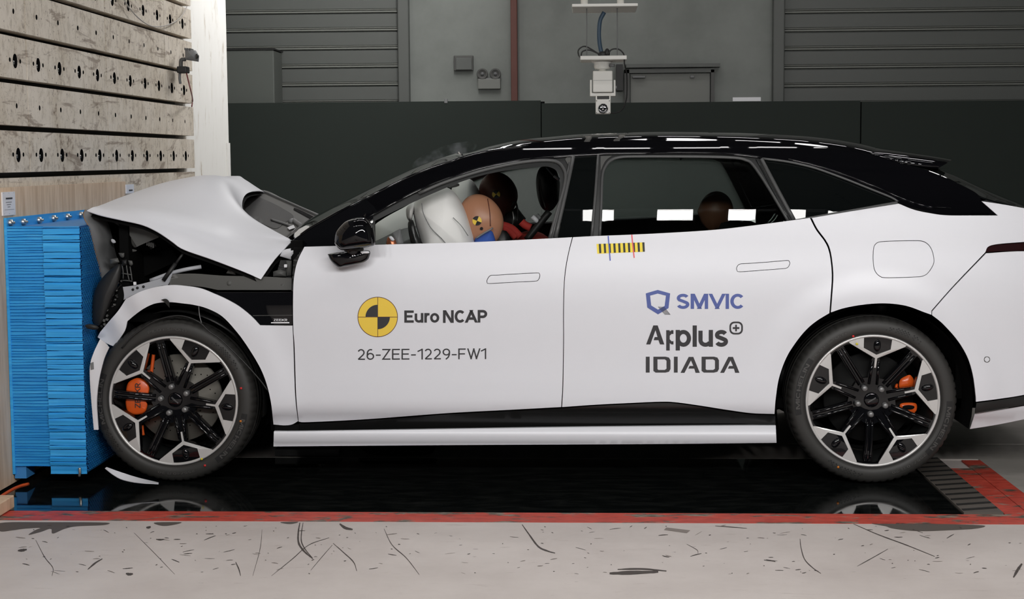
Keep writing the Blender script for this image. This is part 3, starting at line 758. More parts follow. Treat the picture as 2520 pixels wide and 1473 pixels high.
for x0, x1 in ((1452, 1456.5), (1510, 1514.5)): prect('yoke_arm', x0, 197, x1, 236, -.03, .03, 'white_plastic', .002)
prect('yoke_bar', 1452, 229, 1514.5, 237.5, -.045, .045, 'white_plastic', .003)
prect('yoke_knob', 1514, 211, 1518, 218, -.012, .012, 'mid_grey', .002)
prect('lens_case', 1466, 245, 1502, 280, -.07, .09, 'white_plastic', .003); prect('case_bracket', 1466, 237, 1469, 248, -.05, .05, 'white_plastic', 0); prect('case_bracket', 1499, 237, 1502, 248, -.05, .05, 'white_plastic', 0)
prect('case_gap', 1470, 238, 1498, 245, -.03, .05, 'dark_plastic', 0)
c = H(1484, 267, -.07)
ch(pt, lathe('lens', [(.0001, -.006), (.016, -.008), (.026, -.004), (.030, -.012), (.031, .0), (.031, .02)], 'lens', None, 32, 'Y', c))
for x in (1468.5, 1499.5):
    for y in (248, 277): ch(pt, lathe('screw', [(.0001, -.003), (.003, -.002), (.003, .002)], 'bolt', None, 8, 'Y', H(x, y, -.07)))
ch(pt, tube('power_cable', [H(1487, 30), H(1477, 50), H(1474, 80), H(1476, 110), H(1482, 138)], .013, 'cable_blue', None))
ch(pt, tube('signal_cable', [H(1484, 139, -.05), H(1466, 128, -.05), H(1440, 114, -.06), H(1424, 122, -.06), H(1424, 136, -.07), H(1430, 143, -.1)], .0045, 'cable_black', None))
ch(pt, tube('signal_cable', [H(1484, 139, -.08), H(1470, 131, -.08), H(1450, 123, -.08), H(1433, 127, -.08), H(1430, 140, -.08)], .0045, 'cable_black', None))
ch(pt, tube('signal_cable', [H(1494, 136, -.08), H(1505, 122, -.08), H(1522, 121, -.08), H(1534, 131, -.08), H(1536, 142, -.12), H(1537, 158, -.15), H(1542, 180, -.12), H(1543, 215, -.1), H(1541, 245, -.09), H(1532, 268, -.08), H(1515, 278, -.07), H(1501, 277, -.05)], .0045, 'cable_black', None))
ch(pt, blob('cable_tie', H(1483, 134, -.05), (.03, .02, .02), 'cable_black', None, 12, 8)); ch(pt, blob('cable_tie', H(1494, 131, -.05), (.018, .015, .03), 'cable_black', None, 12, 8))

# ------------------------------------------------------------------ blue deformable barrier
YB = 6.21; XF = PX(205, 850, -2).x and P(205, 850, YB).x; XM = P(115, 850, YB).x; X0 = XW+.0262
ztop = P(160, 556, YB).z; zbot = P(160, 1164, YB).z; YB2 = 8.15
db = empty('deformable_barrier', (X0+.15, YB+.9, 0), 'blue crushable honeycomb barrier between the plywood and the crumpled car front', 'barrier')
def dbc(o): return ch(db, o)
zp = P(60, 536, YB).z
dbc(box('back_plate', (X0+.006, (YB+YB2)/2, (zp+.05)/2), (.012, YB2-YB, zp-.05), 'blue_alu'))
# top flange leaning back with a row of bolts
V = [P(12, 540, YB), P(208, 518, YB+.55), P(210, 536, YB+.55), P(13, 556, YB)]
for k, (x, y) in enumerate([(24, 548), (56, 546), (95, 541.5), (131, 537), (165, 533), (198, 528)]):
    q = PX(x, y, X0+.014)
    dbc(lathe('barrier_bolt', [(.0001, .022), (.006, .022), (.006, .012), (.014, .012), (.015, 0), (.015, -.003)], 'steel', None, 10, 'X', q))
# rear crush layer: fine pleats (too fine to count)
random.seed(3)
def pleats(name, x0, x1, y, z0, z1, pitch, amp, mat):
    V = []; F = []; z = z1; rows = []
    while z > z0:
        p = pitch*random.uniform(.75, 1.3); rows += [(z, 0), (z-p*.25, amp*.15), (z-p*.8, amp*.3), (z-p*.9, amp)]; z -= p
    rows.append((z0, 0)); nx = 13
    for (zz, a) in rows:
        for i in range(nx):
            x = x0+(x1-x0)*i/(nx-1)
            k = mnoise.noise(Vector((x*9, zz*40, 3))); s = mnoise.noise(Vector((x*14, zz*9, 8)))
            V.append((x, y+a*(1+.5*k)+.0025*s, zz+.0018*k))
    for j in range(len(rows)-1):
        for i in range(nx-1): F.append((j*nx+i, (j+1)*nx+i, (j+1)*nx+i+1, j*nx+i+1))
    return mk(name, V, F, mat, None)
o = dbc(pleats('crush_pleats', X0+.012, XM, YB, zbot+.03, ztop, .0118, .012, 'blue_alu')); o['kind'] = 'stuff'
dbc(box('rear_core', ((X0+XM)/2+.006, (YB+YB2)/2+.012, (ztop+zbot)/2+.02), (XM-X0-.012, YB2-YB-.03, ztop-zbot-.05), 'blue_dark'))
# front layer: folded sheets, one by one
hs = [556, 561, 577, 590, 596, 620, 636, 645, 660, 678, 681, 694, 713, 728, 745, 757, 760, 770, 784, 800, 808, 830, 840, 845, 862, 876, 884, 896, 908, 922, 935, 948, 962, 980, 998, 1003, 1013, 1028, 1046, 1055, 1062, 1080, 1095, 1105, 1122, 1135, 1145, 1166]
for a, b in zip(hs[:-1], hs[1:]):
    z1 = P(160, a, YB).z-.0008; z0 = P(160, b, YB).z+.0008; out = random.uniform(.0, .012); V = []; F = []; nx = 9
    prof = [(z1, .010), (z1-.0006, -.001), ((z1*2+z0)/3, -out), ((z1+2*z0)/3, -out*.9+.001), (z0+.001, -out*.6-.001), (z0, .010)]
    ph = random.uniform(0, 9)
    for (zz, a_) in prof:
        for i in range(nx):
            x = XM+(XF-XM)*i/(nx-1); V.append((x, YB+a_+.003*mnoise.noise(Vector((x*12+ph, zz*6, ph))), zz+.0022*mnoise.noise(Vector((x*10, ph, 2)))))
    for j in range(len(prof)-1):
        for i in range(nx-1): F.append((j*nx+i, (j+1)*nx+i, (j+1)*nx+i+1, j*nx+i+1))
    dbc(mk('crush_sheet', V, F, 'blue_alu', None))
dbc(box('front_core', ((XF+XM)/2-.006, (YB+YB2)/2+.008, (ztop+zbot)/2), (XF-XM-.016, YB2-YB-.03, ztop-zbot-.002), 'blue_dark'))
# honeycomb front face: real cells
V = []; F = []; cw, chh = .024, .0098; r = 0; z = zbot+.01
while z < ztop-.01:
    y = YB+.004+(cw/2 if r % 2 else 0)
    while y < YB+.62:
        b = len(V); dz_ = chh*.46; dy = cw*.36; bulge = .004*mnoise.noise(Vector((y*6, z*6, 1)))
        V += [(XF+bulge, y-dy, z-dz_), (XF+bulge, y+dy, z-dz_), (XF+bulge+.005, y+dy*.8, z+dz_*.9), (XF+bulge+.005, y-dy*.8, z+dz_*.9), (XF-.006, y-dy, z+dz_), (XF-.006, y+dy, z+dz_)]
        F += [(b, b+1, b+2, b+3), (b+3, b+2, b+5, b+4)]
        y += cw
    z += chh; r += 1
o = dbc(mk('honeycomb_face', V, F, 'blue_alu', None)); o['kind'] = 'stuff'
dbc(box('honeycomb_backing', (XF-.0035, YB+.33, (ztop+zbot)/2), (.003, .64, ztop-zbot-.004), 'blue_deep'))
dbc(tube('hook', [P(196, 1150, YB-.01), P(197, 1163, YB-.012), P(195, 1172, YB-.012)], .006, 'steel', None))
dbc(box('foot_bracket', (X0+.03, YB+.06, .11), (.05, .10, .16), 'blue_dark', None))
# straps and timber at the wall's foot
o = tube('strap', [PZ(-8, 1228), PZ(20, 1210), PZ(45, 1197), PZ(70, 1190)], .007, 'orange_strap'); tag(o, 'orange strap lying at the foot of the plywood', 'strap')
o = box('timber_wedge', PZ(10, 1205, .03)+Vector((.09,-.45,0)), (.06, .5, .05), 'plywood', None, .004); tag(o, 'brown timber batten at the foot of the plywood', 'timber')
# broken bumper strip under the front wheel
o = loft('bumper_fragment', [[P(258, 1152, 6.10), P(275, 1166, 6.10), P(300, 1180, 6.09), P(340, 1188, 6.08), P(390, 1191, 6.08)], [P(262, 1150, 6.12), P(300, 1163, 6.12), P(340, 1176, 6.12), P(390, 1188, 6.12)]], 16, 4, 'paint', None, .003)
tag(o, 'curved white broken bumper strip lying under the front wheel', 'fragment')
# ------------------------------------------------------------------ the car
Y0 = 6.245
WF = (P(425, 987, 6.28).x, P(425, 987, 6.28).z); WR = (P(2149, 987, 6.28).x, P(2149, 987, 6.28).z); RT = .3545
PROF = [(.12, .07), (.2, .055), (.27, .033), (.30, .013), (.325, .003), (.35, .000), (.42, .003), (.5, .007), (.58, .0075), (.68, .004), (.78, .001), (.84, .0025), (.88, .005), (.92, .009), (.96, .0135), (1.0, .0175), (1.06, .022), (1.15, .029)]
PLAN = [(-2.3, .16), (-2.0, .05), (-1.7, .012), (-1.2, .012), (-.6, .006), (.1, .0), (.7, .0), (1.22, -.012), (1.55, .0), (1.8, .028), (2.0, .075), (2.12, .15), (2.2, .27)]
def SL(x, z):
    y = Y0+interp(PROF, z)+interp(PLAN, x)
    for (cx, cz) in (WF, WR):
        r = math.hypot(x-cx, z-cz)
        if r < .58:
            t = min(1, max(0, (.58-r)/.15)); y -= .011*t*t*t*(t*(6*t-15)+10)
    return y
UP = [(.9, .045), (1.0, .062), (1.05, .08), (1.12, .112), (1.2, .152), (1.28, .2), (1.36, .258), (1.42, .32), (1.5, .45)]
UPX = [(-1.4, .16), (-1.15, .09), (-.8, .03), (-.3, .0), (.3, .0), (.9, .01), (1.3, .04), (1.6, .085), (1.9, .15), (2.2, .28)]
def SU(x, z): return Y0+interp(UP, z)+interp(UPX, x)
car = empty('car', (0, YC, 0), 'white five-door electric car with black roof, nose crushed against the blue barrier', 'car')
def cc(o, par=None):
    o.parent = par or car
    if par is None or par is car: o.matrix_parent_inverse = Matrix.Translation(-car.location)
    return o
def cp(name, outer, S, mat, th=.008, holes=(), grid=24, step=8, off=0.0, mir=True, par=None):
    o = panel(name, outer, S, mat, None, th, holes, grid, step, off, False); cc(o, par)
    if mir: cc(mirrored(o))
    return o
def sub(o, par):
    """par hangs under the car without a transform of its own"""
    o.parent = par; return o
BELT = [(749, 607), (860, 604), (1000, 600), (1166, 595.5), (1360, 586), (1408, 583.5)]
BELT2 = [(1411, 583.5), (1455, 581), (1600, 575), (1750, 566), (1850, 555), (1920, 546), (1993, 536)]
FD_H = [(1199, 686), (1207, 677), (1222, 676), (1260, 673.5), (1320, 670.5), (1328, 673), (1329, 680), (1324, 690), (1312, 692.5), (1260, 695), (1205, 698), (1198, 694)]
RD_H = [(1813, 656), (1820, 649), (1835, 647.5), (1880, 644.5), (1935, 640), (1943, 643), (1944, 650), (1938, 659), (1925, 661.5), (1880, 665), (1822, 669), (1813, 665)]
def inset(pts, k):
    c = sum((Vector(p[:2]) for p in pts), Vector((0, 0)))/len(pts); r = []
    for i, p in enumerate(pts):
        a = Vector(pts[i-1][:2]); b = Vector(pts[(i+1) % len(pts)][:2]); t = (b-a).normalized(); nrm = Vector((t.y, -t.x))
        if nrm.dot(c-Vector(p[:2])) < 0: nrm = -nrm
        r.append(tuple(Vector(p[:2])+nrm*k))
    return r
def C1(l): return [(l[0][0], l[0][1], 1)]+[tuple(p[:2]) for p in l[1:-1]]+[(l[-1][0], l[-1][1], 1)]
ARCHR = [(2043, 769), (2080, 757), (2130, 748.5), (2180, 746), (2230, 752), (2280, 770), (2320, 796), (2355, 835), (2380, 876), (2394, 920), (2401, 970), (2401, 989)]
ARCHD = [(1906, 1018), (1909, 980), (1917, 930), (1935, 880), (1960, 840), (1985, 810), (2010, 789), (2041, 770)]
# doors
fd_edge = [(735, 1037), (729, 973), (725, 856), (721.5, 800), (721.5, 716), (725, 672), (734, 638), (749, 607)]
fd_bot = [(1381, 1001), (1250, 1008), (1100, 1016), (900, 1031), (760, 1038), (737, 1037)]
fdoor = cp('front_door', C1(fd_edge)+C1(BELT)[1:]+C1([(1408, 583.5), (1400, 615), (1392, 655), (1387.5, 700), (1386, 760), (1386, 850), (1384, 950), (1381, 1001)])[1:]+C1(fd_bot)[1:-1], SL, 'paint', holes=[FD_H], grid=20, step=7)
sub(panel('door_handle', inset(FD_H, 1.5), SL, 'paint', None, .008, mir=False, step=4, grid=10), fdoor)
rd_bot = [(1905, 1018), (1850, 1016), (1790, 1008), (1720, 997), (1660, 989), (1620, 988), (1550, 991), (1470, 995), (1384, 1001)]
rdoor = cp('rear_door', C1([(1383.2, 1001), (1386, 950), (1387.8, 850), (1387.8, 760), (1389.2, 700), (1393.8, 655), (1401.8, 615), (1410, 583.5)])+C1(BELT2)[1:]+C1([(1993, 536), (2008, 565), (2028, 592), (2038, 612), (2044, 640), (2047, 680), (2044, 730), (2041, 770)])[1:]+C1(ARCHD[::-1])[1:]+C1(rd_bot)[1:-1], SL, 'paint', holes=[RD_H], grid=20, step=7)
sub(panel('door_handle', inset(RD_H, 1.5), SL, 'paint', None, .008, mir=False, step=4, grid=10), rdoor)
# rear quarter panel and bumper
FLAP = [(2149, 612), (2154, 600), (2166, 594), (2200, 592), (2240, 591), (2268, 592), (2284, 600), (2294, 615), (2299, 636), (2297, 652), (2284, 672), (2270, 680), (2250, 682), (2185, 684), (2165, 680), (2152, 665), (2148, 640)]
q_out = C1([(2045, 768), (2048, 730), (2051, 680), (2048, 640), (2042, 610), (2032, 590), (2012, 563), (1998, 536)])+C1([(1998, 536), (2100, 519), (2212, 501)])[1:]+C1([(2212, 501), (2250, 516), (2290, 524.5), (2330, 529.5), (2400, 530), (2456, 530)])[1:]+[(2416, 495, 1), (2470, 503), (2520, 512), (2600, 527), (2640, 560, 1), (2640, 588, 1), (2520, 595), (2440, 603), (2424, 621, 1), (2345, 704), (2292, 764, 1)]+C1([(2292, 774), (2275, 768), (2230, 752), (2180, 746), (2130, 748.5), (2080, 757), (2045, 768)])[:-1]
quarter = cp('quarter_panel', q_out, SL, 'paint', holes=[FLAP], grid=20, step=7)
sub(panel('charge_flap', inset(FLAP, 1.6), SL, 'paint', None, .008, mir=False, step=5, grid=14), quarter)
b_out = C1([(2294, 775), (2320, 796), (2355, 835), (2380, 876), (2394, 920), (2401, 970), (2402, 988)])+[(2457, 981), (2520, 971), (2620, 950), (2645, 930, 1), (2655, 780), (2645, 624, 1), (2520, 618), (2427, 623, 1), (2347, 706), (2294, 766, 1)]
bumper = cp('rear_bumper', b_out, SL, 'paint', grid=22)
sub(panel('parking_sensor', [(2423, 884), (2425, 880), (2429, 878), (2433, 880), (2435, 884), (2433, 888), (2429, 890), (2425, 888)], SL, 'paint', None, .004, mir=False, step=3, grid=0, off=-.002), bumper)
sub(panel('sensor_ring', [(2421.5, 884), (2423.5, 878.5), (2429, 876.5), (2434.5, 878.5), (2436.5, 884), (2434.5, 889.5), (2429, 891.5), (2423.5, 889.5)], SL, 'grey_plastic', None, .004, mir=False, step=3, grid=0, off=-.001), bumper)
cp('bumper_strip', [(2403, 991, 1), (2457, 984), (2520, 973.5), (2620, 955, 1), (2630, 975, 1), (2520, 996), (2460, 1006), (2400, 1016, 1)], SL, 'satin_black', off=.004)
cp('rear_valance', [(2399, 1018, 1), (2460, 1008), (2520, 998), (2630, 978, 1), (2610, 1012, 1), (2520, 1031), (2450, 1045), (2387, 1055, 1)], SL, 'paint', off=.02, grid=16)
tl = cp('tail_lamp', [(2426, 620, 1), (2440, 604.5), (2520, 597), (2640, 589, 1), (2645, 622, 1), (2520, 616)], SL, 'tail_lamp', off=.006)
# wheel-arch and sill cladding, side skirt
cp('sill_cladding', C1([(737, 1041), (760, 1041), (900, 1034), (1100, 1019), (1250, 1011), (1382, 1004), (1470, 998), (1550, 994), (1620, 991), (1660, 992), (1720, 1000), (1790, 1011), (1850, 1019), (1908, 1020)])+[(1909, 1046, 1), (1400, 1053), (737, 1062, 1)], SL, 'satin_gloss', off=.016, grid=20)
cp('sill_cladding_end', [(676, 1047, 1), (736, 1043, 1), (736, 1062, 1), (676, 1061, 1)], SL, 'satin_gloss', off=.012)
def SK(x, z): return Y0+interp([(.10, .02), (.17, .010), (.19, .0), (.21, -.004), (.225, -.002), (.245, .012), (.262, .03)], z)+.012
skirt = cp('side_skirt', [(674, 1061, 1), (740, 1061), (1000, 1057), (1380, 1051), (1650, 1048), (1909, 1046, 1), (1911, 1089, 1), (1600, 1092), (1200, 1094), (900, 1096), (673, 1098, 1)], SK, 'paint', grid=9, step=7, th=.02)
# black trim behind the front wheel
trim = cp('fender_trim', C1([(523, 719.5), (560, 735), (590, 753), (620, 777), (641, 799)])+[(719, 799, 1), (719, 718.5, 1)], SL, 'gloss_black', off=.003)
F1 = lambda x, y: SP(x, y, SL, -.0008)
sub(letters('badge_lettering', 'ZEEKR', (673, 784, 707, 790), lambda x, y: SP(x, y, SL, .001), 'label_white', None, .14), trim)
sub(flat('badge_line', [[Vector(p) for p in ((667, 792.5), (712, 792), (712, 795), (667, 795))]], lambda x, y: SP(x, y, SL, .001), 'label_white', None), trim)
sub(flat('trim_line', [[Vector(p) for p in ((622, 775.5), (719, 774.5), (719, 775.8), (623, 776.8))]], lambda x, y: SP(x, y, SL, .001), 'grey_plastic', None), trim)
# front fender, buckled arch and torn-off front piece
def SF(x, z):
    y = SL(x, z)
    t = min(1, max(0, (-1.72-x)/.25)); y += .02*t
    y += .005*t*math.sin(x*38+z*25)
    return y
fender = cp('front_fender', C1([(673, 1044), (667, 991), (656, 944), (640, 904), (614, 860), (585, 819), (548, 779), (511, 759), (478, 750), (449, 746), (416, 743), (383, 746), (357, 757), (335, 772), (313, 790)])+[(306, 815), (281, 852, 1), (264, 845), (240, 829, 1), (248, 815), (266, 793), (291, 764), (310, 735, 1)]+C1([(310, 735), (346, 717), (383, 706), (420, 701), (456, 703), (493, 709), (522, 720), (552, 733), (588, 753), (618, 777), (640, 800)])[1:]+[(719.5, 801, 1), (722, 856), (726, 973), (733, 1036, 1), (718, 1044), (700, 1046)], SF, 'paint', grid=16, step=6)
def SF2(x, z): return Y0-.045+.02*math.sin(z*7)-.006*math.sin(x*60)
cp('fender_fragment', [(246, 834, 1), (258, 843), (268, 855, 1), (255, 886), (243, 937), (238, 991), (242, 1057, 1), (231, 1057, 1), (225, 990), (221, 930), (222, 895), (231, 866)], SF2, 'paint', grid=12, step=6, mir=False)
cp('fender_decal', [(222, 893, 1), (230, 890, 1), (231, 908, 1), (223, 910, 1)], SF2, 'mid_grey', grid=0, th=.001, off=-.001, mir=False)
cp('torn_clip', [(396, 737, 1), (408, 735), (416, 742), (417, 757, 1), (411, 750), (404, 742)], SF, 'dark_plastic', off=-.012, th=.003, mir=False)
# inner body behind the seams
IN = C1([(722, 610), (860, 608), (1166, 600), (1408, 588), (1600, 580), (1750, 571), (1850, 560), (1998, 541)])+[(2212, 508), (2330, 533), (2450, 533), (2520, 520), (2630, 560, 1), (2635, 940, 1), (2520, 970), (2405, 985, 1), (2396, 920), (2383, 876), (2358, 835), (2323, 796), (2283, 770), (2230, 753), (2180, 748), (2130, 750), (2080, 759), (2040, 774), (2010, 793), (1985, 814), (1960, 844), (1935, 884), (1917, 934), (1908, 984), (1906, 1060, 1), (676, 1064, 1), (667, 995), (656, 948), (640, 908), (614, 864), (585, 823), (540, 780, 1), (560, 742, 1), (719, 722, 1)]
inner = cp('inner_panel', IN, SL, 'dark', off=.05, th=.02, grid=40, step=14)
def liner(c, rr, y0, y1, a0, a1):
    V = []; F = []; n = 28; ys = [y0, y0+.04, y1]
    for i in range(n+1):
        a = a0+(a1-a0)*i/n
        for y in ys: V.append((c[0]+rr*math.sin(a), y, c[1]+rr*math.cos(a)))
    for i in range(n):
        for j in range(2): F.append((i*3+j, i*3+j+1, (i+1)*3+j+1, (i+1)*3+j))
    k = len(V); V.append((c[0], y1, c[1]))
    for i in range(n): F.append((i*3+2, k, (i+1)*3+2))
    return mk('arch_liner', V, F, 'dark', None, True)
for c, a0 in ((WF, -.85), (WR, -1.85)):
    o = cc(liner(c, .405, Y0+(.085 if a0 > -1 else .012), Y0+.42, a0, 1.85)); cc(mirrored(o))
o = cc(liner((WF[0]+.006, WF[1]), .385, Y0+.03, Y0+.4, -.2, 1.75)); o.data.materials[0] = M['dark_plastic']
# undertray
cc(box('undertray', ((WF[0]+WR[0])/2, YC, .255), (WR[0]-WF[0]-.8, 1.62, .09), 'dark'))
cc(box('undertray', (WR[0]+.55, YC, .36), (.5, 1.5, .12), 'dark')); cc(box('undertray', (WF[0]+.2, YC, .38), (.5, 1.0, .25), 'dark'))
cc(pillow('underbody_bulge', [(880, 1096, 1), (1075, 1096, 1), (1060, 1118), (1030, 1130), (950, 1130), (910, 1118)], 6.95, .1, .1, 'dark', None, rings=3))
cc(box('underbody_rail', P(760, 1108, 6.9), (.3, .1, .03), 'dark_plastic'))
# rear closing panels (beyond the picture's right edge)
def rear_row(z, mat0=None): return None
xr = SP(2640, 780, SL).x-.012; zs = [.30, .45, .6, .75, .88, 1.0, 1.06]
lines = []
for z in zs:
    row = []
    for k in range(9):
        t = k/8*2-1; row.append(Vector((xr+.13*(1-t**4), YC+t*(YC-SL(xr, z)-.002), z)))
    lines.append(row)
cc(loft('tailgate', lines, 17, 3, 'paint', None, .01))

# ---------------------------------------------------------------- greenhouse
cant = C1([(719, 592), (764, 560), (812, 532.5), (873, 499.5), (921, 476), (997, 438), (1058, 413), (1113, 395), (1141, 385)])+[(1200, 371), (1300, 357), (1400, 350.5), (1500, 347.5), (1650, 346), (1800, 348), (1900, 352), (2000, 360), (2080, 370), (2150, 383), (2208, 400), (2280, 419), (2340, 443), (2400, 473), (2416, 493, 1), (2457, 529, 1)]+C1([(2457, 529), (2400, 529), (2330, 528), (2290, 523), (2250, 514), (2213, 500)])[1:]+C1([(2213, 500), (2192, 488), (2130, 463), (2080, 443), (2011, 418), (1964, 404), (1927, 396), (1876, 389.5)])[1:]+C1([(1876, 389.5), (1800, 381), (1700, 378), (1560, 379), (1472, 380.5), (1413, 384), (1363, 388), (1280, 396), (1197, 412), (1141, 428), (1085, 447), (1030, 470), (974, 498), (924, 526), (899, 543), (870, 572), (845, 604)])[1:]+[(749, 607, 1)]
cantrail = cp('roof_pillar_frame', cant, SU, 'gloss_black', th=.03, grid=18, step=8)
# front door window frame, seal, B-pillar
cp('front_window_frame', C1([(899, 543), (924, 526), (974, 498), (1030, 470), (1085, 447), (1141, 428), (1197, 412), (1280, 396), (1363, 388), (1413, 385)])+[(1391, 484), (1368, 585, 1), (1350, 586, 1)]+C1([(1350, 586), (1363, 545), (1374, 497), (1378, 445), (1370, 421), (1349, 410), (1322, 411), (1280, 415), (1224, 423), (1155, 440), (1085, 467), (1002, 504), (921, 544)])[1:-1]+[(921, 544, 1), (922, 600, 1), (914, 601, 1)], SU, 'rubber_frame', off=.006, th=.03, grid=14, step=6)
def seal(name, pts, r, mat='grey_seal', off=-.002):
    o = cc(tube(name, [SP(x, y, SU, off) for x, y in pts], r, mat, None, 8, 3)); cc(mirrored(o)); return o
seal('window_seal', [(1030, 476), (1085, 452), (1141, 433), (1197, 417), (1266, 402), (1322, 395), (1358, 395), (1377, 402), (1389, 419), (1392, 438), (1386, 470), (1370, 524), (1353, 586)], .0075)
seal('pillar_strip', [(1411, 386), (1390, 484), (1367, 584)], .0085); seal('pillar_strip', [(1402, 400), (1382, 490), (1359, 585)], .0045)
cp('b_pillar_cover', [(1416, 384, 1), (1469, 381.5, 1), (1463, 480), (1455, 581, 1), (1412, 583), (1373, 585, 1), (1396, 480)], SU, 'tint_glass', off=.004, grid=16, step=7)
seal('pillar_strip', [(1472, 382), (1465, 480), (1456, 581)], .0065)
# rear door window: frame, seals, glass
RO = C1([(1474, 382), (1560, 380), (1700, 378.5), (1800, 381.5), (1872, 390)])+[(1912, 465), (1956, 541, 1), (1937, 544, 1)]
RI = C1([(1937, 544), (1908, 496), (1880, 450), (1850, 407), (1834, 397), (1806, 391), (1711, 388), (1568, 388), (1525, 390), (1503, 397), (1487, 415), (1481, 440), (1479, 500), (1473, 580)])
rw = cp('rear_window_frame', RO+RI[1:-1]+[(1473, 580, 1), (1458, 581, 1)], SU, 'rubber_frame', off=.004, th=.03, grid=14, step=6)
seal('window_seal', [(1476, 580), (1480, 500), (1482, 440), (1488, 414), (1503, 395), (1525, 387), (1568, 385), (1711, 385.5), (1806, 388), (1836, 394), (1853, 405), (1883, 448), (1911, 494), (1940, 544)], .006)
seal('pillar_strip', [(1874, 392), (1913, 466), (1953, 540)], .009); seal('pillar_strip', [(1862, 392), (1902, 466), (1942, 541)], .004, 'satin_black')
cp('corner_cover', [(1396, 386, 1), (1411, 385, 1), (1402, 424, 1), (1398, 405), (1391, 392)], SU, 'grey_plastic', off=0, th=.002, grid=0)
cp('corner_cover', [(1478, 384, 1), (1506, 383, 1), (1490, 396), (1478, 420, 1)], SU, 'grey_plastic', off=0, th=.002, grid=0)
RG = [(1470, 580, 1), (1600, 576), (1750, 567), (1850, 556), (1938, 544, 1)]+[p for p in inset(RI[1:-1], -2)]
o = cp('rear_window', RG, SU, 'grey_glass', off=.014, th=.004, grid=20, mir=False); o = cc(mirrored(o)); o.data.materials[0] = M['dusty_glass']
FG = [(1350, 586, 1)]+C1([(1350, 586), (1363, 545), (1374, 497), (1378, 445), (1370, 421), (1349, 410), (1322, 411), (1280, 415), (1224, 423), (1155, 440), (1085, 467), (1002, 504), (921, 544)])[1:]+[(922, 600, 1), (1166, 595)]
o = cp('front_window', FG, SU, 'dusty_glass', off=.014, th=.004, grid=20, mir=False); cc(mirrored(o)); bpy.data.objects.remove(o)
# quarter window
cp('quarter_window', [(1958, 539, 1), (1917, 468), (1880, 398), (1878, 392, 1), (1927, 397), (1964, 405), (2011, 419), (2080, 444), (2130, 464), (2192, 489), (2208, 497, 1), (2080, 520)], SU, 'tint_glass', off=.006, grid=22)
cp('belt_strip', C1([(1940, 544), (1995, 533), (2080, 518), (2206, 495.5)])+C1([(2212, 501), (2080, 523), (1998, 536.5), (1940, 547)]), SU, 'grey_seal', off=-.012, th=.03, grid=0)
for pts in ([(2011, 415), (2080, 440), (2130, 460), (2192, 485)],):
    seal('window_seal', [(1876, 390), (1927, 396), (1964, 403)]+pts+[(2210, 496)], .005)
def highlight_ridge(name, pts, r, off):  # gloss ridges added to catch thin lamp highlights along pillar and roof edge
    o = cc(tube(name, [SP(x, y, SU, off) for x, y in pts], r, 'gloss_black', None, 12, 4)); cc(mirrored(o))
highlight_ridge('pillar_highlight_ridge', [(740, 578), (764, 561), (812, 533.5), (873, 500.5), (921, 477), (997, 439), (1058, 414), (1113, 396), (1141, 386.5), (1200, 372.5), (1300, 359)], .006, .001)
highlight_ridge('drip_highlight_ridge', [(905, 537), (924, 525), (974, 497), (1030, 469), (1085, 446), (1141, 427), (1197, 411), (1280, 395), (1363, 387), (1472, 379.5), (1560, 378), (1700, 377), (1800, 380), (1876, 388.5)], .0055, 0)
highlight_ridge('drip_highlight_ridge', [(1940, 392), (1990, 403), (2050, 420), (2110, 442), (2170, 466), (2230, 492), (2290, 509), (2340, 512)], .0035, -.0005)
# roof
def yz(p): return p
sil = [(1127, 377), (1152, 381), (1197, 361), (1235, 352), (1266, 346), (1308, 340.5), (1363, 336), (1417, 331), (1500, 327.5), (1586, 325), (1671, 324.5), (1763, 326), (1843, 328), (1937, 332), (2006, 337), (2064, 344), (2117, 353), (2160, 362)]
sil[1] = (1160, 373)
rail = [(1141, 385), (1165, 379), (1200, 371), (1240, 364.5), (1270, 360.5), (1310, 356.5), (1363, 352.5), (1417, 350), (1500, 347.5), (1586, 346), (1671, 346.2), (1763, 347.3), (1843, 349.5), (1937, 354.5), (2006, 360.8), (2064, 368), (2117, 376.5), (2150, 383)]
L1 = [SP(x, y, SU, .002) for x, y in rail]
L3 = [P(x, y, YC-.05) for x, y in sil]
L4 = [Vector((p.x, YC, p.z+.0005)) for p in L3]
def midl(t, up):
    return [a.lerp(b, t)+Vector((0, 0, up*(b.z-a.z))) for a, b in zip(L1, L3)]
LA = midl(.10, .36); LB = midl(.28, .50); LC = midl(.58, .36)
mir = lambda L: [Vector((p.x, 2*YC-p.y, p.z)) for p in L]
lines = [L1, LA, LB, LC, L3]; lines = lines+[L4]+[mir(l) for l in lines[::-1]]
lines_roof = lines
cc(loft('roof', lines, 60, 4, 'gloss_black', None, .01, flip=True))
# roof spoiler
sp_top = [(2117, 353), (2160, 362), (2200, 368), (2255, 376.5), (2300, 384), (2342, 391)]
sp_edge = [(2135, 370), (2175, 373), (2212, 378), (2258, 384), (2302, 390), (2339, 396)]
sp_bot = [(2150, 386), (2185, 398), (2212, 408), (2250, 414), (2280, 416), (2308, 416)]
A = [P(x, y, YC-.05) for x, y in sp_top]; B = [SP(x, y, SU, .05) for x, y in sp_edge]; Cc = [SP(x, y, SU, .06) for x, y in sp_bot]
AM = [a.lerp(b, .5)+Vector((0, 0, .004)) for a, b in zip(A, B)]
D = [Vector((p.x, YC, c.z)) for p, c in zip(A, Cc)]
ln = [D, Cc, B, AM, A]
ln = ln+[[Vector((p.x, 2*YC-p.y, p.z)) for p in l] for l in ln[::-1]]
cc(loft('roof_spoiler', ln, 20, 3, 'gloss_black', None))
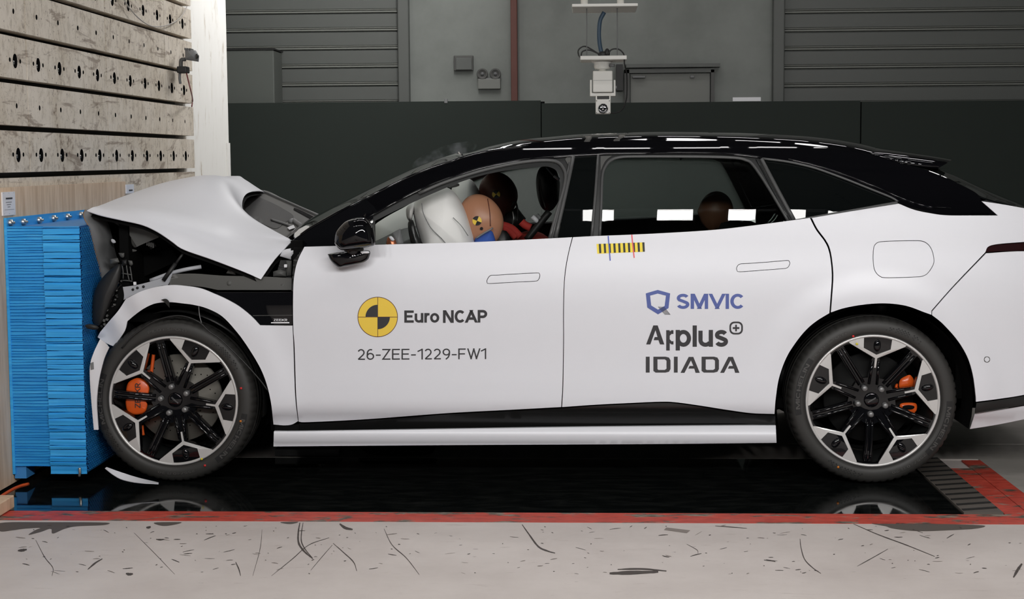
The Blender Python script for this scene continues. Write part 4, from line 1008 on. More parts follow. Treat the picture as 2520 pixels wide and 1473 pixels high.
# rear glass and upper tailgate, black
rg_side = [(2208, 400), (2280, 417), (2308, 428), (2340, 441), (2412, 482), (2470, 500), (2520, 512), (2600, 527)]
rg_mid = [(2240, 404), (2308, 416), (2326, 428), (2355, 437), (2417, 462), (2473, 488), (2520, 511), (2600, 545)]
A = [SP(x, y, SU, .01) for x, y in rg_side]; B = [P(x, y, YC-.12) for x, y in rg_mid]
ln = [A, [a.lerp(b, .45)+Vector((.01, 0, .012)) for a, b in zip(A, B)], B, [Vector((p.x, 2*YC-p.y, p.z)) for p in B], [Vector((q.x, 2*YC-q.y, q.z)) for q in [a.lerp(b, .45)+Vector((.01, 0, .012)) for a, b in zip(A, B)]], [Vector((p.x, 2*YC-p.y, p.z)) for p in A]]
cc(loft('rear_screen', ln, 24, 3, 'tint_glass', None, .006, flip=True))
# windscreen
ws_e = [(719, 591), (764, 559), (812, 531.5), (873, 498.5), (921, 475), (997, 437), (1058, 412), (1113, 394), (1141, 384.5)]
ws_c = [(700, 585), (755, 545), (800, 520), (869, 487), (921, 461), (997, 427), (1058, 400), (1105, 383), (1127, 377)]
A = [SP(x, y, SU, .008) for x, y in ws_e]; B = [P(x, y, YC-.08) for x, y in ws_c]
MI = [a.lerp(b, .45)+Vector((-.02, 0, .008)) for a, b in zip(A, B)]
ln = [A, MI, B]; ln = ln+[[Vector((p.x, 2*YC-p.y, p.z)) for p in l] for l in ln[::-1]]
cc(loft('windscreen', ln, 30, 4, 'clear_glass', None))
cc(tube('roof_antenna_cable', [P(1129, 375, 6.95), P(1132, 381, 6.9), P(1140, 386, 6.85)], .004, 'cable_grey', None))
# ---------------------------------------------------------------- buckled bonnet
def PL(l, Y): return [P(x, y, Y) for x, y in l]
h0 = [P(x, y, Y) for x, y, Y in [(213, 518, 6.36), (248, 529, 6.34), (300, 541, 6.33), (351, 553, 6.32), (388, 570, 6.31), (422, 593, 6.31), (451, 613, 6.31), (522, 638, 6.31), (602, 669, 6.31), (642, 687, 6.31)]]
h1 = [P(x, y, Y) for x, y, Y in [(228, 510, 6.385), (266, 517, 6.385), (310, 523, 6.37), (360, 534, 6.355), (410, 551, 6.355), (460, 575, 6.355), (520, 600, 6.355), (590, 622, 6.355), (676, 638, 6.355)]]
h2 = [P(x, y, Y) for x, y, Y in [(250, 503.5, 6.57), (298, 504, 6.505), (345, 506, 6.505), (405, 516, 6.505), (465, 533, 6.505), (530, 556, 6.505), (600, 580, 6.50), (719, 591, 6.52)]]
h1b = [P(x, y, Y) for x, y, Y in [(240, 507, 6.455), (282, 510, 6.455), (330, 513, 6.425), (385, 523, 6.425), (440, 541, 6.425), (500, 563, 6.425), (570, 590, 6.42), (640, 604, 6.42), (708, 603, 6.43)]]
h2b = [P(x, y, Y) for x, y, Y in [(262, 499, 6.64), (308, 498, 6.58), (352, 500, 6.58), (415, 509, 6.58), (478, 525, 6.58), (545, 547, 6.58), (610, 566, 6.57), (704, 583, 6.55)]]
h3 = [P(x, y, Y) for x, y, Y in [(288, 488.5, 6.78), (335, 483, 6.78), (390, 481, 6.78), (450, 488, 6.78), (520, 503, 6.78), (590, 527, 6.77), (651, 554, 6.74)]]
h4 = [P(x, y, Y) for x, y, Y in [(326, 475, 7.0), (370, 466, 7.0), (418, 459, 7.0), (470, 457, 7.0), (530, 467, 7.0), (575, 488, 7.0), (604, 524, 6.96)]]
h5 = [P(x, y, Y) for x, y, Y in [(358, 463.5, 7.2), (390, 453, 7.2), (428, 445, 7.2), (475, 438, 7.2), (520, 440, 7.2), (560, 458, 7.2), (596, 500, 7.14)]]
h6 = [P(x, y, Y) for x, y, Y in [(392, 455, 7.42), (425, 445, 7.42), (462, 437, 7.42), (505, 431, 7.42), (550, 437, 7.42), (605, 478, 7.38)]]
h7 = [P(x, y, Y) for x, y, Y in [(426, 453, 7.66), (460, 444, 7.66), (510, 435, 7.66), (551, 434.5, 7.66), (585, 442, 7.64), (627, 470, 7.60)]]
h8 = [P(x, y, Y) for x, y, Y in [(456, 466, 7.9), (490, 456, 7.9), (535, 446, 7.9), (591, 437.5, 7.9), (608, 446, 7.88), (655, 475, 7.84)]]
h9 = [P(x, y, Y) for x, y, Y in [(474, 490, 8.05), (510, 488, 8.05), (550, 488, 8.06), (610, 500, 8.06), (690, 515, 8.05)]]
hood = cc(loft('bonnet', [h0, h1, h1b, h2, h2b, h3, h4, h5, h6, h7, h8, h9], 44, 4, 'paint', None, .004, flip=True, offset=-1))
dn = Vector((0, .02, -.022))
cc(loft('bonnet_liner', [[p+dn for p in l] for l in (h0, h1, h2, h3, h4, h5, h6, h7, h8, h9)], 30, 2, 'dark', None))
# folded front lip of the bonnet
la = [P(x, y, Y) for x, y, Y in [(211, 516, 6.36), (206, 526, 6.345), (209, 540, 6.335), (219, 558, 6.335), (228, 590, 6.365), (236, 625, 6.405), (244, 655, 6.445), (249, 684, 6.47)]]
lb = [p+Vector((.016+.008*math.sin(i*2.1), .04, 0)) for i, p in enumerate(la)]
lc = [p+Vector((.020, .20, 0)) for p in la]
cc(loft('bonnet_front_fold', [la, lb, lc], 30, 4, 'mid_grey', None, .003))
ld = [Vector((-2.07, 7.3, p.z)) for p in lc]
cc(loft('bay_dark_fold', [lc, [a_.lerp(b_, .5)+Vector((.01, 0, 0)) for a_, b_ in zip(lc, ld)], ld], 20, 3, 'dark', None))  # black sheet added behind the fold to keep the bay dark
cc(tube('bonnet_edge_strip', la, .0035, 'edge_brown', None, 6, 3))
cc(shell('bay_dark_sheet', [outline([(288, 546, 1), (340, 558), (400, 585), (440, 640, 1), (330, 690), (290, 690, 1)], 8)], lambda x, y: P(x, y, 6.66), 'dark', None, .012, 0))  # black sheet standing in for the darkness inside the engine bay
# grey plastic flap under the bonnet
cc(loft('bonnet_hinge_flap', [[P(252, 531, 6.5), P(300, 545, 6.5), P(345, 556, 6.5), P(385, 575, 6.5)], [P(300, 556, 6.48), P(318, 580, 6.48), P(330, 604, 6.48), P(337, 607, 6.48)], [P(262, 536, 6.52), P(305, 562, 6.52), P(322, 590, 6.52), P(334, 606, 6.52)]], 14, 4, 'grey_plastic', None, .003))
cc(loft('bonnet_hinge_flap', [[P(300, 548, 6.46), P(340, 560, 6.46), P(390, 580, 6.46)], [P(337, 607, 6.46), P(352, 600, 6.46), P(390, 584, 6.46)]], 10, 4, 'grey_plastic', None, .003))
# engine bay: bulkheads and dark innards
cc(box('bay_floor', (-1.62, YC, .70), (.95, 1.55, .04), 'dark')); cc(box('bulkhead', (-1.22, YC, .78), (.05, 1.6, .5), 'dark'))
cc(box('bay_back', (-1.65, YC+.1, .88), (.85, .06, .42), 'dark')); cc(box('radiator', (-1.985, YC+.08, .70), (.04, 1.66, .80), 'dark'))
def E(x, y, d=6.42): return P(x, y, d)
def chunk(name, pts, Y, f, b, mat, **k): return cc(pillow(name, pts, Y, f, b, mat, None, rings=3, sq=5, step=k.get('step', 5)))
chunk('sensor_block', [(270, 637, 1), (290, 634, 1), (294, 645, 1), (272, 650, 1)], 6.40, .01, .03, 'grey_plastic')
chunk('sensor_block', [(291, 622, 1), (306, 622, 1), (305, 632), (298, 633)], 6.42, .008, .02, 'grey_plastic')
chunk('sensor_block', [(315, 640, 1), (325, 641, 1), (327, 650), (320, 653)], 6.41, .008, .02, 'grey_plastic')
chunk('sensor_block', [(300, 640, 1), (312, 638, 1), (312, 652, 1), (300, 654, 1)], 6.42, .008, .02, 'dark_plastic')
chunk('wire_clip', [(274, 588), (281, 589), (285, 596), (279, 598), (274, 594)], 6.5, .006, .01, 'label_white', step=3)
chunk('relay_box', [(358, 594, 1), (373, 588, 1), (385, 605, 1), (371, 614, 1)], 6.5, .01, .02, 'dark_plastic')
cc(boxes('relay_fins', [(P(362+k*5, 598+k*2, 6.485), (.006, .004, .02)) for k in range(4)], 'grey_plastic'))
chunk('hose_bracket', [(300, 614), (320, 612), (338, 616), (322, 620)], 6.5, .006, .01, 'grey_plastic')
for k, pts in enumerate([[(300, 650), (303, 668), (303, 686)], [(311, 652), (314, 672), (318, 690)], [(320, 655), (323, 674), (325, 690)], [(300, 672), (312, 674), (325, 676)], [(298, 690), (312, 690), (326, 692)]]):
    cc(tube('wire', [E(x, y) for x, y in pts], .0028, 'grey_plastic', None, 6))
for pts in ([(284, 690), (276, 712), (270, 735), (268, 755)], [(300, 700), (284, 716), (276, 742), (274, 765)], [(290, 668), (282, 690), (280, 700)], [(262, 760), (256, 780), (252, 800)]):
    cc(tube('hose', [E(x, y, 6.36) for x, y in pts], .006, 'dark_plastic', None, 8))
cc(tube('wire', [E(x, y, 6.35) for x, y in [(282, 684), (278, 695), (276, 712)]], .003, 'grey_plastic', None, 6))
# grille shell and shredded bumper beam
cc(pillow('grille_shell', [(298, 655), (290, 650), (262, 672), (240, 700), (230, 730), (227, 765), (230, 795), (246, 800), (262, 770), (278, 730), (294, 690)], 6.33, .03, .05, 'dark_plastic', None, rings=4))
random.seed(5)
cc(pillow('bumper_remains', [(300, 700), (285, 720), (262, 755), (245, 790), (240, 815), (252, 812), (275, 785), (298, 752), (306, 730), (304, 710)], 6.35, .02, .08, 'dark', None, rings=3))
for k in range(34):
    x = random.uniform(250, 302); y = 690+ (302-x)*1.9+random.uniform(-20, 24)
    c = E(x, y, 6.325); s = random.uniform(.004, .011)
    cc(box('plastic_shard', c, (s, .012, s*random.uniform(.4, 1.4)), random.choice(['dark_plastic', 'grey_plastic', 'dark']), None, .001, Matrix.Rotation(random.uniform(0, 3), 3, 'Y')))
chunk('tow_cover', [(210, 799), (222, 797), (236, 800), (243, 806), (236, 811), (218, 809), (211, 804)], 6.21, .01, .03, 'dark_plastic')
# fender support: pale flange, strut, dark apron with fasteners
cc(shell('fender_flange', [outline([(300, 706, 1), (330, 702), (365, 694), (400, 683), (424, 672, 1), (424, 684), (413, 701, 1), (395, 703), (360, 712), (330, 724), (304, 738, 1)], 6)], lambda x, y: P(x, y, 6.345), 'pale_grey', None, .004, 14))
for x, y in ((327, 712), (338, 708), (353, 705)): cc(lathe('flange_bolt', [(.0001, -.004), (.005, -.003), (.006, .003)], 'dark_plastic', None, 10, 'Y', P(x, y, 6.343)))
cc(box('flange_clip', P(332, 697, 6.34), (.012, .01, .014), 'label_white', None, .002))
cc(tube('flange_rail', [P(370, 690, 6.36), P(420, 672, 6.36), P(460, 662, 6.36), P(495, 656, 6.38)], .009, 'pale_grey', None))
cc(tube('gas_strut', [P(455, 617, 6.36), P(430, 652, 6.35)], .006, 'dark_plastic', None)); cc(tube('gas_strut', [P(432, 648, 6.35), P(402, 690, 6.34)], .009, 'dark_plastic', None))
apron = cc(shell('apron_cover', [outline([(416, 700, 1), (424, 674, 1), (480, 673), (550, 678), (640, 680), (718, 684, 1), (717, 713, 1), (536, 713, 1), (500, 706), (456, 702)], 7)], lambda x, y: P(x, y, 6.335-.0004*(y-680)), 'grey_plastic', None, .006, 20))
apron.data.materials[0] = M['apron']
for x, y in ((564, 698), (696, 703)):
    cc(lathe('apron_clip', [(.0001, -.004), (.009, -.004), (.010, -.001), (.013, -.001), (.014, .003)], 'grey_plastic', None, 16, 'Y', P(x, y, 6.33)))
cc(pillow('hinge_bracket', [(556, 672, 1), (566, 660), (578, 660), (580, 676, 1)], 6.36, .006, .01, 'grey_plastic', None, rings=2))
cc(tube('liner_edge', [P(x, y, 6.262) for x, y in [(300, 856), (318, 834), (345, 812), (380, 790), (420, 778), (455, 778), (490, 792), (515, 815), (545, 836), (600, 890), (640, 935), (660, 962)]], .0035, 'dark_plastic', None, 6, 4))
cc(tube('liner_wire', [P(489, 752, 6.262), P(491, 775, 6.262), P(496, 794, 6.262)], .002, 'mid_grey', None, 6))
# corner by the windscreen: hinge, white bracket
cc(pillow('white_bracket', [(688, 630, 1), (700, 614), (745, 607, 1), (724, 632), (721, 640, 1)], 6.40, .012, .03, 'paint', None, rings=3, sq=4))
cc(shell('hinge_box', [outline([(676, 688, 1), (690, 640, 1), (722, 640, 1), (719, 684, 1)], 6)], lambda x, y: P(x, y, 6.39), 'dark_plastic', None, .02, 0))
chunk('hinge_block', [(672, 668, 1), (690, 662, 1), (704, 668, 1), (704, 680, 1), (672, 680, 1)], 6.38, .012, .02, 'grey_plastic')
chunk('hinge_block', [(704, 641, 1), (718, 641, 1), (717, 678, 1), (705, 679, 1)], 6.38, .006, .02, 'grey_plastic')
cc(box('hinge_pin', P(703, 654, 6.36), (.014, .01, .014), 'label_white', None, .003))
cc(shell('pillar_flange', [outline([(722, 640, 1), (744, 612, 1), (733, 640), (724, 672), (720, 716, 1), (717, 716, 1)], 5)], lambda x, y: P(x, y, 6.30), 'dark_plastic', None, .03, 0))
# cowl, wiper and scuttle seen through the gap behind the bonnet
def CW(x, y):
    t = min(1, max(0, (600-y+(x-600)*.55)/160)); return P(x, y, 6.62+1.2*t)
cowl = cc(shell('cowl_panel', [outline([(588, 470, 1), (650, 468), (700, 491), (750, 512), (792, 530, 1), (770, 552), (735, 582), (712, 600, 1), (660, 566), (590, 530)], 7)], lambda x, y: P(x, y, 6.68+max(0, (600-y))*.0088+.02), 'grey_plastic', None, .01, 16))
def CF(dy=-.012): return lambda x, y: P(x, y, 6.68+max(0, (600-y))*.0088+.02+dy)
cc(shell('scuttle_recess', [outline([(600, 500), (620, 482), (655, 492), (695, 512), (722, 532), (700, 548), (680, 562), (650, 552), (612, 530)], 6)], CF(-.01), 'dark_plastic', None, .004, 16))
cc(shell('scuttle_slot', [outline([(722, 515, 1), (728, 512), (770, 532), (774, 537), (768, 540, 1)], 4)], CF(-.015), 'dark', None, .004, 0))
f = CF(-.03)
cc(tube('wiper_arm', [f(714, 545), f(722, 542), (f(730, 548)), f(742, 556)], .012, 'mid_grey', None)); cc(tube('wiper_arm', [f(668, 540), f(700, 550), f(716, 556)], .006, 'mid_grey', None))
cc(shell('warning_tag', [[Vector(p) for p in ((707, 559), (722, 553), (726, 560), (712, 565))]], CF(-.04), 'label_white', None, .004, 0))
cc(tube('cowl_edge', [f(650, 470), f(720, 501), f(790, 532)], .005, 'mid_grey', None))

# ---------------------------------------------------------------- door mirror
mr = cc(pillow('door_mirror', [(823, 588), (828, 569), (847, 547), (864, 538.5), (879, 535), (893, 534.5), (905, 539), (914, 551), (921, 570), (923.5, 586), (922, 602), (909, 607), (879, 611.5), (849, 615), (836, 613), (824, 600)], 6.12, .07, .06, 'gloss_black', None, rings=10, sq=2.1, step=4))
m2 = pillow('mirror_foot', [(806, 625, 1), (827, 621), (864, 618), (886, 616.5), (907, 616), (911.5, 621), (910, 629), (906, 638), (894, 646), (871, 652), (849, 656), (834, 658.5), (824, 652), (813, 640)], 6.20, .04, .05, 'gloss_black', None, rings=6, sq=2.6, step=5); sub(m2, mr)
sub(tube('mirror_stalk', [P(868, 612, 6.16), P(870, 620, 6.2)], .025, 'gloss_black', None), mr)
sub(tube('mirror_rim', [P(x, y, 6.05) for x, y in [(896, 537), (907, 546), (915, 562), (919, 582), (920, 598)]], .004, 'gloss_black', None), mr)
sub(pillow('mirror_lamp', [(888, 618), (905, 617.5), (909, 620), (906, 623), (890, 623)], 6.165, .006, .01, 'label_white', None, rings=2, step=3), mr)
sub(pillow('mirror_arm_joint', [(850, 612), (890, 608), (892, 617), (852, 619)], 6.17, .02, .02, 'satin_black', None, rings=3), mr)
cc(mirrored(mr))
cc(shell('mirror_sail', [outline([(893, 528, 1), (916, 516, 1), (918, 545), (912, 549, 1)], 5)], lambda x, y: SP(x, y, SU, -.006), 'gloss_black', None, .01, 0))

# ---------------------------------------------------------------- wheels
RR = .2775
def wheel(c, rot, ydisc, discmat, y0=6.275):
    g = empty('wheel', (0, 0, 0)); cc(g); w0 = Vector((c[0], y0+.1275, c[1]))
    g.matrix_parent_inverse = Matrix.Identity(4); g.location = w0-Vector(car.location); 
    def pt(r, a, y): return Vector((r*math.sin(a), y, r*math.cos(a)))
    # tyre
    prof = [(.270, -.090), (.281, -.108), (.283, -.118), (.287, -.1225), (.292, -.125), (.300, -.1275), (.312, -.1278), (.326, -.1255), (.337, -.120), (.3455, -.110), (.3495, -.098), (.3515, -.086), (.3530, -.074), (.3530, -.068), (.3465, -.066), (.3465, -.058), (.3540, -.056), (.3545, -.024), (.348, -.022), (.348, -.014), (.3545, -.012), (.3545, .03), (.348, .032), (.348, .04), (.3530, .042), (.3515, .086), (.3455, .110), (.326, .1255), (.300, .1275), (.27, .118), (.262, .105)]
    def rad(j, s, r):
        return r-(.0045 if (j in (9, 10, 11, 12) and s % 4 == 0) else 0)
    t = lathe('tyre', prof, 'tyre', g, 264, 'Y', rad=rad)
    t.data.polygons.foreach_set('use_smooth', [True]*len(t.data.polygons))
    # sidewall lettering
    def arc(body, a0, r, hgt, span, mat='tyre_mark', name='tyre_lettering', out=True, bold=.17):
        vs, fs, asp = text2d(body, bold); V = []
        for v in vs:
            rr = r+(v[1]-.5)*hgt*(1 if out else -1); a = a0+(v[0]-.5)*span*(1 if out else -1)
            yy = -.1302 if rr < .318 else -.1294
            V.append(pt(rr, a, yy))
        return mk(name, V, fs, mat, g)
    def band(a0, a1, r0, r1, mat, name):
        V = []; F = []; n = 24
        for i in range(n+1):
            a = a0+(a1-a0)*i/n; V += [pt(r0, a, -.1287), pt((r0+r1)/2, a, -.1289), pt(r1, a, -.1278)]
        for i in range(n): F += [(i*3, i*3+1, i*3+4, i*3+3), (i*3+1, i*3+2, i*3+5, i*3+4)]
        return mk(name, V, F, mat, g)
    rm = math.radians
    lay = [('MICHELIN', rm(-78), .314, .017, rm(36), True), ('PILOT SPORT', rm(-38), .311, .011, rm(34), True), ('MICHELIN', rm(112), .314, .017, rm(36), True), ('255/40 R 20', rm(150), .311, .011, rm(30), True)]
    if rot > .3: lay = [('PILOT SPORT', rm(-2), .311, .012, rm(32), True), ('MICHELIN', rm(122), .314, .017, rm(36), True), ('255/40 R 20', rm(178), .311, .010, rm(30), True), ('MICHELIN', rm(-90), .314, .017, rm(36), True)]
    for body, a0, r, hg, spn, o_ in lay:
        if body == 'MICHELIN': band(a0-spn*.62, a0+spn*.62, r-.0125, r+.0125, 'tyre_dark', 'lettering_band')
        arc(body, a0, r, hg, spn, out=o_)
    # chequered flag pattern on the sidewall
    V = []; F = []; random.seed(11)
    for cen in ((rm(22), rm(202)) if rot < .3 else (rm(48), rm(-120))):
        for i in range(26):
            for j in range(4):
                if (i+j) % 2 and random.random() < 1-.7*abs(i-13)/13:
                    a = cen+(i-13)*.022; r = .302+j*.0055; k = len(V)
                    V += [pt(r, a-.009, -.1288), pt(r, a+.009, -.1288), pt(r+.005, a+.009, -.1286), pt(r+.005, a-.009, -.1286)]; F.append((k, k+1, k+2, k+3))
    mk('chequer_pattern', V, F, 'tyre_dark', g)['kind'] = 'stuff'
    # rim
    lathe('rim_barrel', [(.262, -.10), (.256, -.08), (.245, -.05), (.235, .0), (.24, .08), (.262, .105)], 'satin_black', g, 72, 'Y')
    lathe('rim_lip', [(RR*.965, -.108), (RR*.972, -.1145), (RR*.996, -.116), (RR*1.01, -.112), (RR*.99, -.10)], 'machined', g, 96, 'Y')
    lathe('rim_groove', [(RR*1.0, -.108), (RR*1.012, -.1125), (RR*1.022, -.114)], 'tyre_dark', g, 96, 'Y')
    def yd(r): q = r/RR; return -.082-.026*min(1, max(0, (q-.18)/.6))
    plate = [Vector((RR*.975*math.sin(2*PI*i/100), RR*.975*math.cos(2*PI*i/100))) for i in range(100)]
    def pol(r, a): return Vector((RR*r*math.sin(a+rot), RR*r*math.cos(a+rot)))
    def polo(r, a, off):          # point at radius r on axis a, shifted sideways by off
        return Vector((RR*(r*math.sin(a+rot)+off*math.cos(a+rot)), RR*(r*math.cos(a+rot)-off*math.sin(a+rot))))
    holes = []
    for k in range(5):
        a = 2*PI*k/5; m = a+PI/5
        holes.append([polo(.34, a, .085), polo(.62, a, .062), pol(.655, a+.075), pol(.93, a+rm(25.5)), pol(.945, a+rm(29)), polo(.94, m, -.062), polo(.6, m, -.06), polo(.36, m, -.062)])
        holes.append([polo(.36, m, .062), polo(.6, m, .06), polo(.94, m, .062), pol(.945, a+2*PI/5-rm(29)), pol(.93, a+2*PI/5-rm(25.5)), pol(.655, a+2*PI/5-.075), polo(.62, a+2*PI/5, -.062), polo(.34, a+2*PI/5, -.085)])
    hs = []
    for h in holes:
        if sum(h[i].x*h[(i+1) % 8].y-h[(i+1) % 8].x*h[i].y for i in range(8)) < 0: h = h[::-1]
        hh = []
        for i in range(8):
            p, q = h[i], h[(i+1) % 8]; nn = max(1, int((q-p).length/.02))
            hh += [p.lerp(q, s/nn) for s in range(nn)]
        hs.append(hh)
    shell('spokes', [plate]+hs, lambda x, y: Vector((x, yd(math.hypot(x, y)), y)), 'gloss_black', g, .032, .022)
    for k in range(5):
        a = 2*PI*k/5; m = a+PI/5
        J = []
        J += [polo(.50, a, -.013), polo(.50, a, .013), polo(.648, a, .016)]
        J += [pol(.942, a+rm(25.8)), pol(.975, a+rm(26.5)), pol(.985, a+rm(19)), pol(.985, a+rm(12.4)), pol(.82, a+rm(14.2)), pol(.70, a)]
        J += [pol(.82, a-rm(14.2)), pol(.985, a-rm(12.4)), pol(.985, a-rm(19)), pol(.975, a-rm(26.5)), pol(.942, a-rm(25.8)), polo(.648, a, -.016)]
        shell('machined_y', [J], lambda x, y: Vector((x, yd(math.hypot(x, y))-.0045, y)), 'machined', g, .004, .03, smooth=False)
        # pocket boss between the arms, with its bright bevel
        bc = pol(.84, a); blob('pocket_boss', (bc.x, yd(RR*.84)-.002, bc.y), (.015, .010, .026), 'gloss_black', g, 16, 10, rot=Matrix.Rotation(a+rot, 3, 'Y'))
        for s in (-1, 1):
            tube('spoke_rib', [Vector((q.x, yy, q.y)) for q, yy in ((polo(.30, m, s*.036), yd(RR*.3)-.002), (polo(.6, m, s*.034), yd(RR*.6)-.004), (polo(.92, m, s*.034), yd(RR*.92)-.003))], .0065, 'gloss_black', g, 8, 3)
            tube('spoke_rib', [Vector((q.x, yy, q.y)) for q, yy in ((polo(.24, a, s*.06), yd(RR*.24)-.002), (polo(.60, a, s*.045), yd(RR*.6)-.003))], .006, 'gloss_black', g, 8, 2)
        bc = pol(.215, m)
        lathe('lug_bolt', [(.0001, -.022), (.009, -.022), (.0118, -.018), (.0125, -.006), (.013, 0)], 'bolt', g, 16, 'Y', (bc.x, yd(.06)-.001, bc.y))
    lathe('hub_cap', [(.0001, -.006), (.026, -.006), (.031, -.003), (.032, .004)], 'gloss_black', g, 40, 'Y', (0, yd(0)-.002, 0))
    vs, fs, asp = text2d('ZEEKR', .16); ta = rm(-30) if rot < .3 else rm(42); V = []
    for v in vs:
        x = (v[0]-.5)*.040; z = (v[1]-.5)*.006; V.append(Vector((x*math.cos(ta)+z*math.sin(ta), yd(0)-.0092, -x*math.sin(ta)+z*math.cos(ta))))
    mk('hub_lettering', V, fs, 'mid_grey', g)
    # brake disc
    lathe('brake_disc', [(.07, ydisc-.02), (.09, ydisc-.02), (.095, ydisc), (.188, ydisc), (.19, ydisc+.02)], discmat, g, 64, 'Y')
    lathe('disc_hat', [(.0001, ydisc-.03), (.08, ydisc-.03), (.092, ydisc-.002)], 'dark_plastic', g, 40, 'Y')
    if discmat == 'disc':
        V = []; F = []
        for i in range(48):
            a = 2*PI*i/48; r = .11+.018*(i % 4)
            k = len(V); c2 = pt(r, a, ydisc-.001); V += [c2+Vector((.003*math.cos(q), 0, .003*math.sin(q))) for q in (0, 1.05, 2.1, 3.14, 4.19, 5.24)]; F.append(tuple(range(k, k+6)))
        mk('disc_holes', V, F, 'dark', g)
    lathe('backing_shield', [(.0001, .06), (.22, .06), (.232, .02)], 'dark', g, 48, 'Y')
    for nm, px, py, mt in ([('paint_dot', 593, 955, 'dot_red'), ('paint_dot', 592, 1036, 'dot_orange'), ('paint_dot', 496, 1129, 'dot_yellow'), ('paint_dot', 504, 1145, 'dot_red')] if rot > .3 else [('paint_dot', 2100, 827, 'dot_red'), ('paint_dot', 2109, 846, 'dot_yellow'), ('paint_dot', 2063, 1149, 'dot_orange')]):
        q = P(px, py, y0-.004)-w0
        lathe(nm, [(.0001, -.001), (.005, -.0005), (.005, .004)], mt, g, 10, 'Y', q)
    return g, w0
wf, wf0 = wheel(WF, math.radians(24.6), -.035, 'disc')
wr_, wr0 = wheel(WR, math.radians(4.0), -.02, 'disc_dark')
def wp(o, w0, g):
    o.data.transform(Matrix.Translation(-w0)); o.parent = g; return o
cal = wp(pillow('brake_caliper', [(310.6, 956), (317, 939), (337, 929), (355, 935), (367, 950), (366, 966), (359, 975), (359, 985), (363, 997), (355, 1015), (331, 1020), (314, 1012), (309, 991), (310, 973)], 6.335, .018, .07, 'caliper', None, rings=5, sq=4, step=4), wf0, wf)
vs, fs, asp = text2d('ZEEKR', .14); V = []
for v in vs: V.append(P(346-v[1]*14, 1004-v[0]*62, 6.3155)-wf0)
mk('caliper_lettering', V, fs, 'print_dark', wf)
for pts in ([(378, 872), (376, 888), (374, 904), (372, 918)], [(349, 1046), (350, 1058), (352, 1070)]):
    wp(tube('caliper_pipe', [P(x, y, 6.36) for x, y in pts], .008, 'caliper', None, 8), wf0, wf)
wp(pillow('brake_caliper', [(2214, 935), (2228, 925), (2240, 922), (2249, 934), (2249, 948), (2236, 954), (2214, 955)], 6.36, .012, .06, 'caliper', None, rings=4, sq=4, step=4), wr0, wr_)
wp(pillow('brake_caliper', [(2215, 994), (2230, 990), (2254, 992), (2256, 1008), (2246, 1017), (2226, 1016), (2216, 1006)], 6.36, .012, .06, 'caliper', None, rings=4, sq=4, step=4), wr0, wr_)
wp(pillow('caliper_window', [(2222, 999), (2236, 996), (2250, 999), (2246, 1006), (2226, 1006)], 6.345, .004, .01, 'dark', None, rings=2, step=4), wr0, wr_)
wp(pillow('brake_caliper', [(2203, 946), (2210, 944), (2208, 960), (2202, 958)], 6.37, .01, .03, 'caliper', None, rings=3, step=4), wr0, wr_)
for g, w0 in ((wf, wf0), (wr_, wr0)):       # the far pair: same wheel, turned round
    c = g.copy(); sc.collection.objects.link(c); c.location = Vector((w0.x, 2*YC-w0.y, w0.z))-Vector(car.location); c.rotation_euler = (0, 0, PI)
    for chd in list(g.children):
        if chd.name.split('.')[0] in ('tyre', 'rim_barrel', 'rim_lip', 'spokes', 'machined_y', 'backing_shield'):
            d = chd.copy(); sc.collection.objects.link(d); d.parent = c

# ---------------------------------------------------------------- decals on the doors
def DF(x, y): return SP(x, y, SL, -.0012)
def DF2(x, y): return SP(x, y, SL, -.0022)
def circ(cx, cy, r, n=64, a0=0, a1=2*PI): return [Vector((cx+r*math.cos(a0+(a1-a0)*i/n), cy+r*math.sin(a0+(a1-a0)*i/n))) for i in range(n+(0 if a1-a0 > 6.2 else 1))]
ex, ey = 929.5, 779.5
def dd(loops, mat, name='decal_shape', door=fdoor, f=DF): return sub(flat(name, loops, f, mat, None, 12 if name == 'logo_disc' else 0), door)
dd([circ(ex, ey, 49.5)], 'maroon', 'logo_disc'); dd([circ(ex, ey, 48)], 'yellow', 'logo_disc', f=DF2)
DF3 = lambda x, y: SP(x, y, SL, -.0032)
dd([[Vector((ex, ey))]+circ(ex, ey, 30, 20, PI, 1.5*PI)], 'print_dark', 'logo_quadrant', f=DF3); dd([[Vector((ex, ey))]+circ(ex, ey, 30, 20, 0, .5*PI)], 'print_dark', 'logo_quadrant', f=DF3)
def bar(x0, y0, x1, y1): return [Vector((x0, y0)), Vector((x1, y0)), Vector((x1, y1)), Vector((x0, y1))]
dd([bar(ex-.6, ey-48, ex+.6, ey+48)], 'maroon', 'logo_line', f=DF3); dd([bar(ex-48, ey-.6, ex+48, ey+.6)], 'maroon', 'logo_line', f=DF3)
sub(letters('decal_lettering', 'Euro', (995, 763.5, 1081, 793.5), DF, 'print_dark', None, .195), fdoor)
sub(letters('decal_lettering', 'NCAP', (1090, 762.5, 1199, 793.5), DF, 'print_dark', None, .205, skew=-1), fdoor)
sub(letters('decal_lettering', '26-ZEE-1229-FW1', (880.5, 857.5, 1196.5, 885), DF, 'print_dark', None, .115, skew=-2), fdoor)
def c8(x, y): return Vector((1400+x/3.683, 560+y/3.683))
def pg(*pts): return [c8(*p) for p in pts]
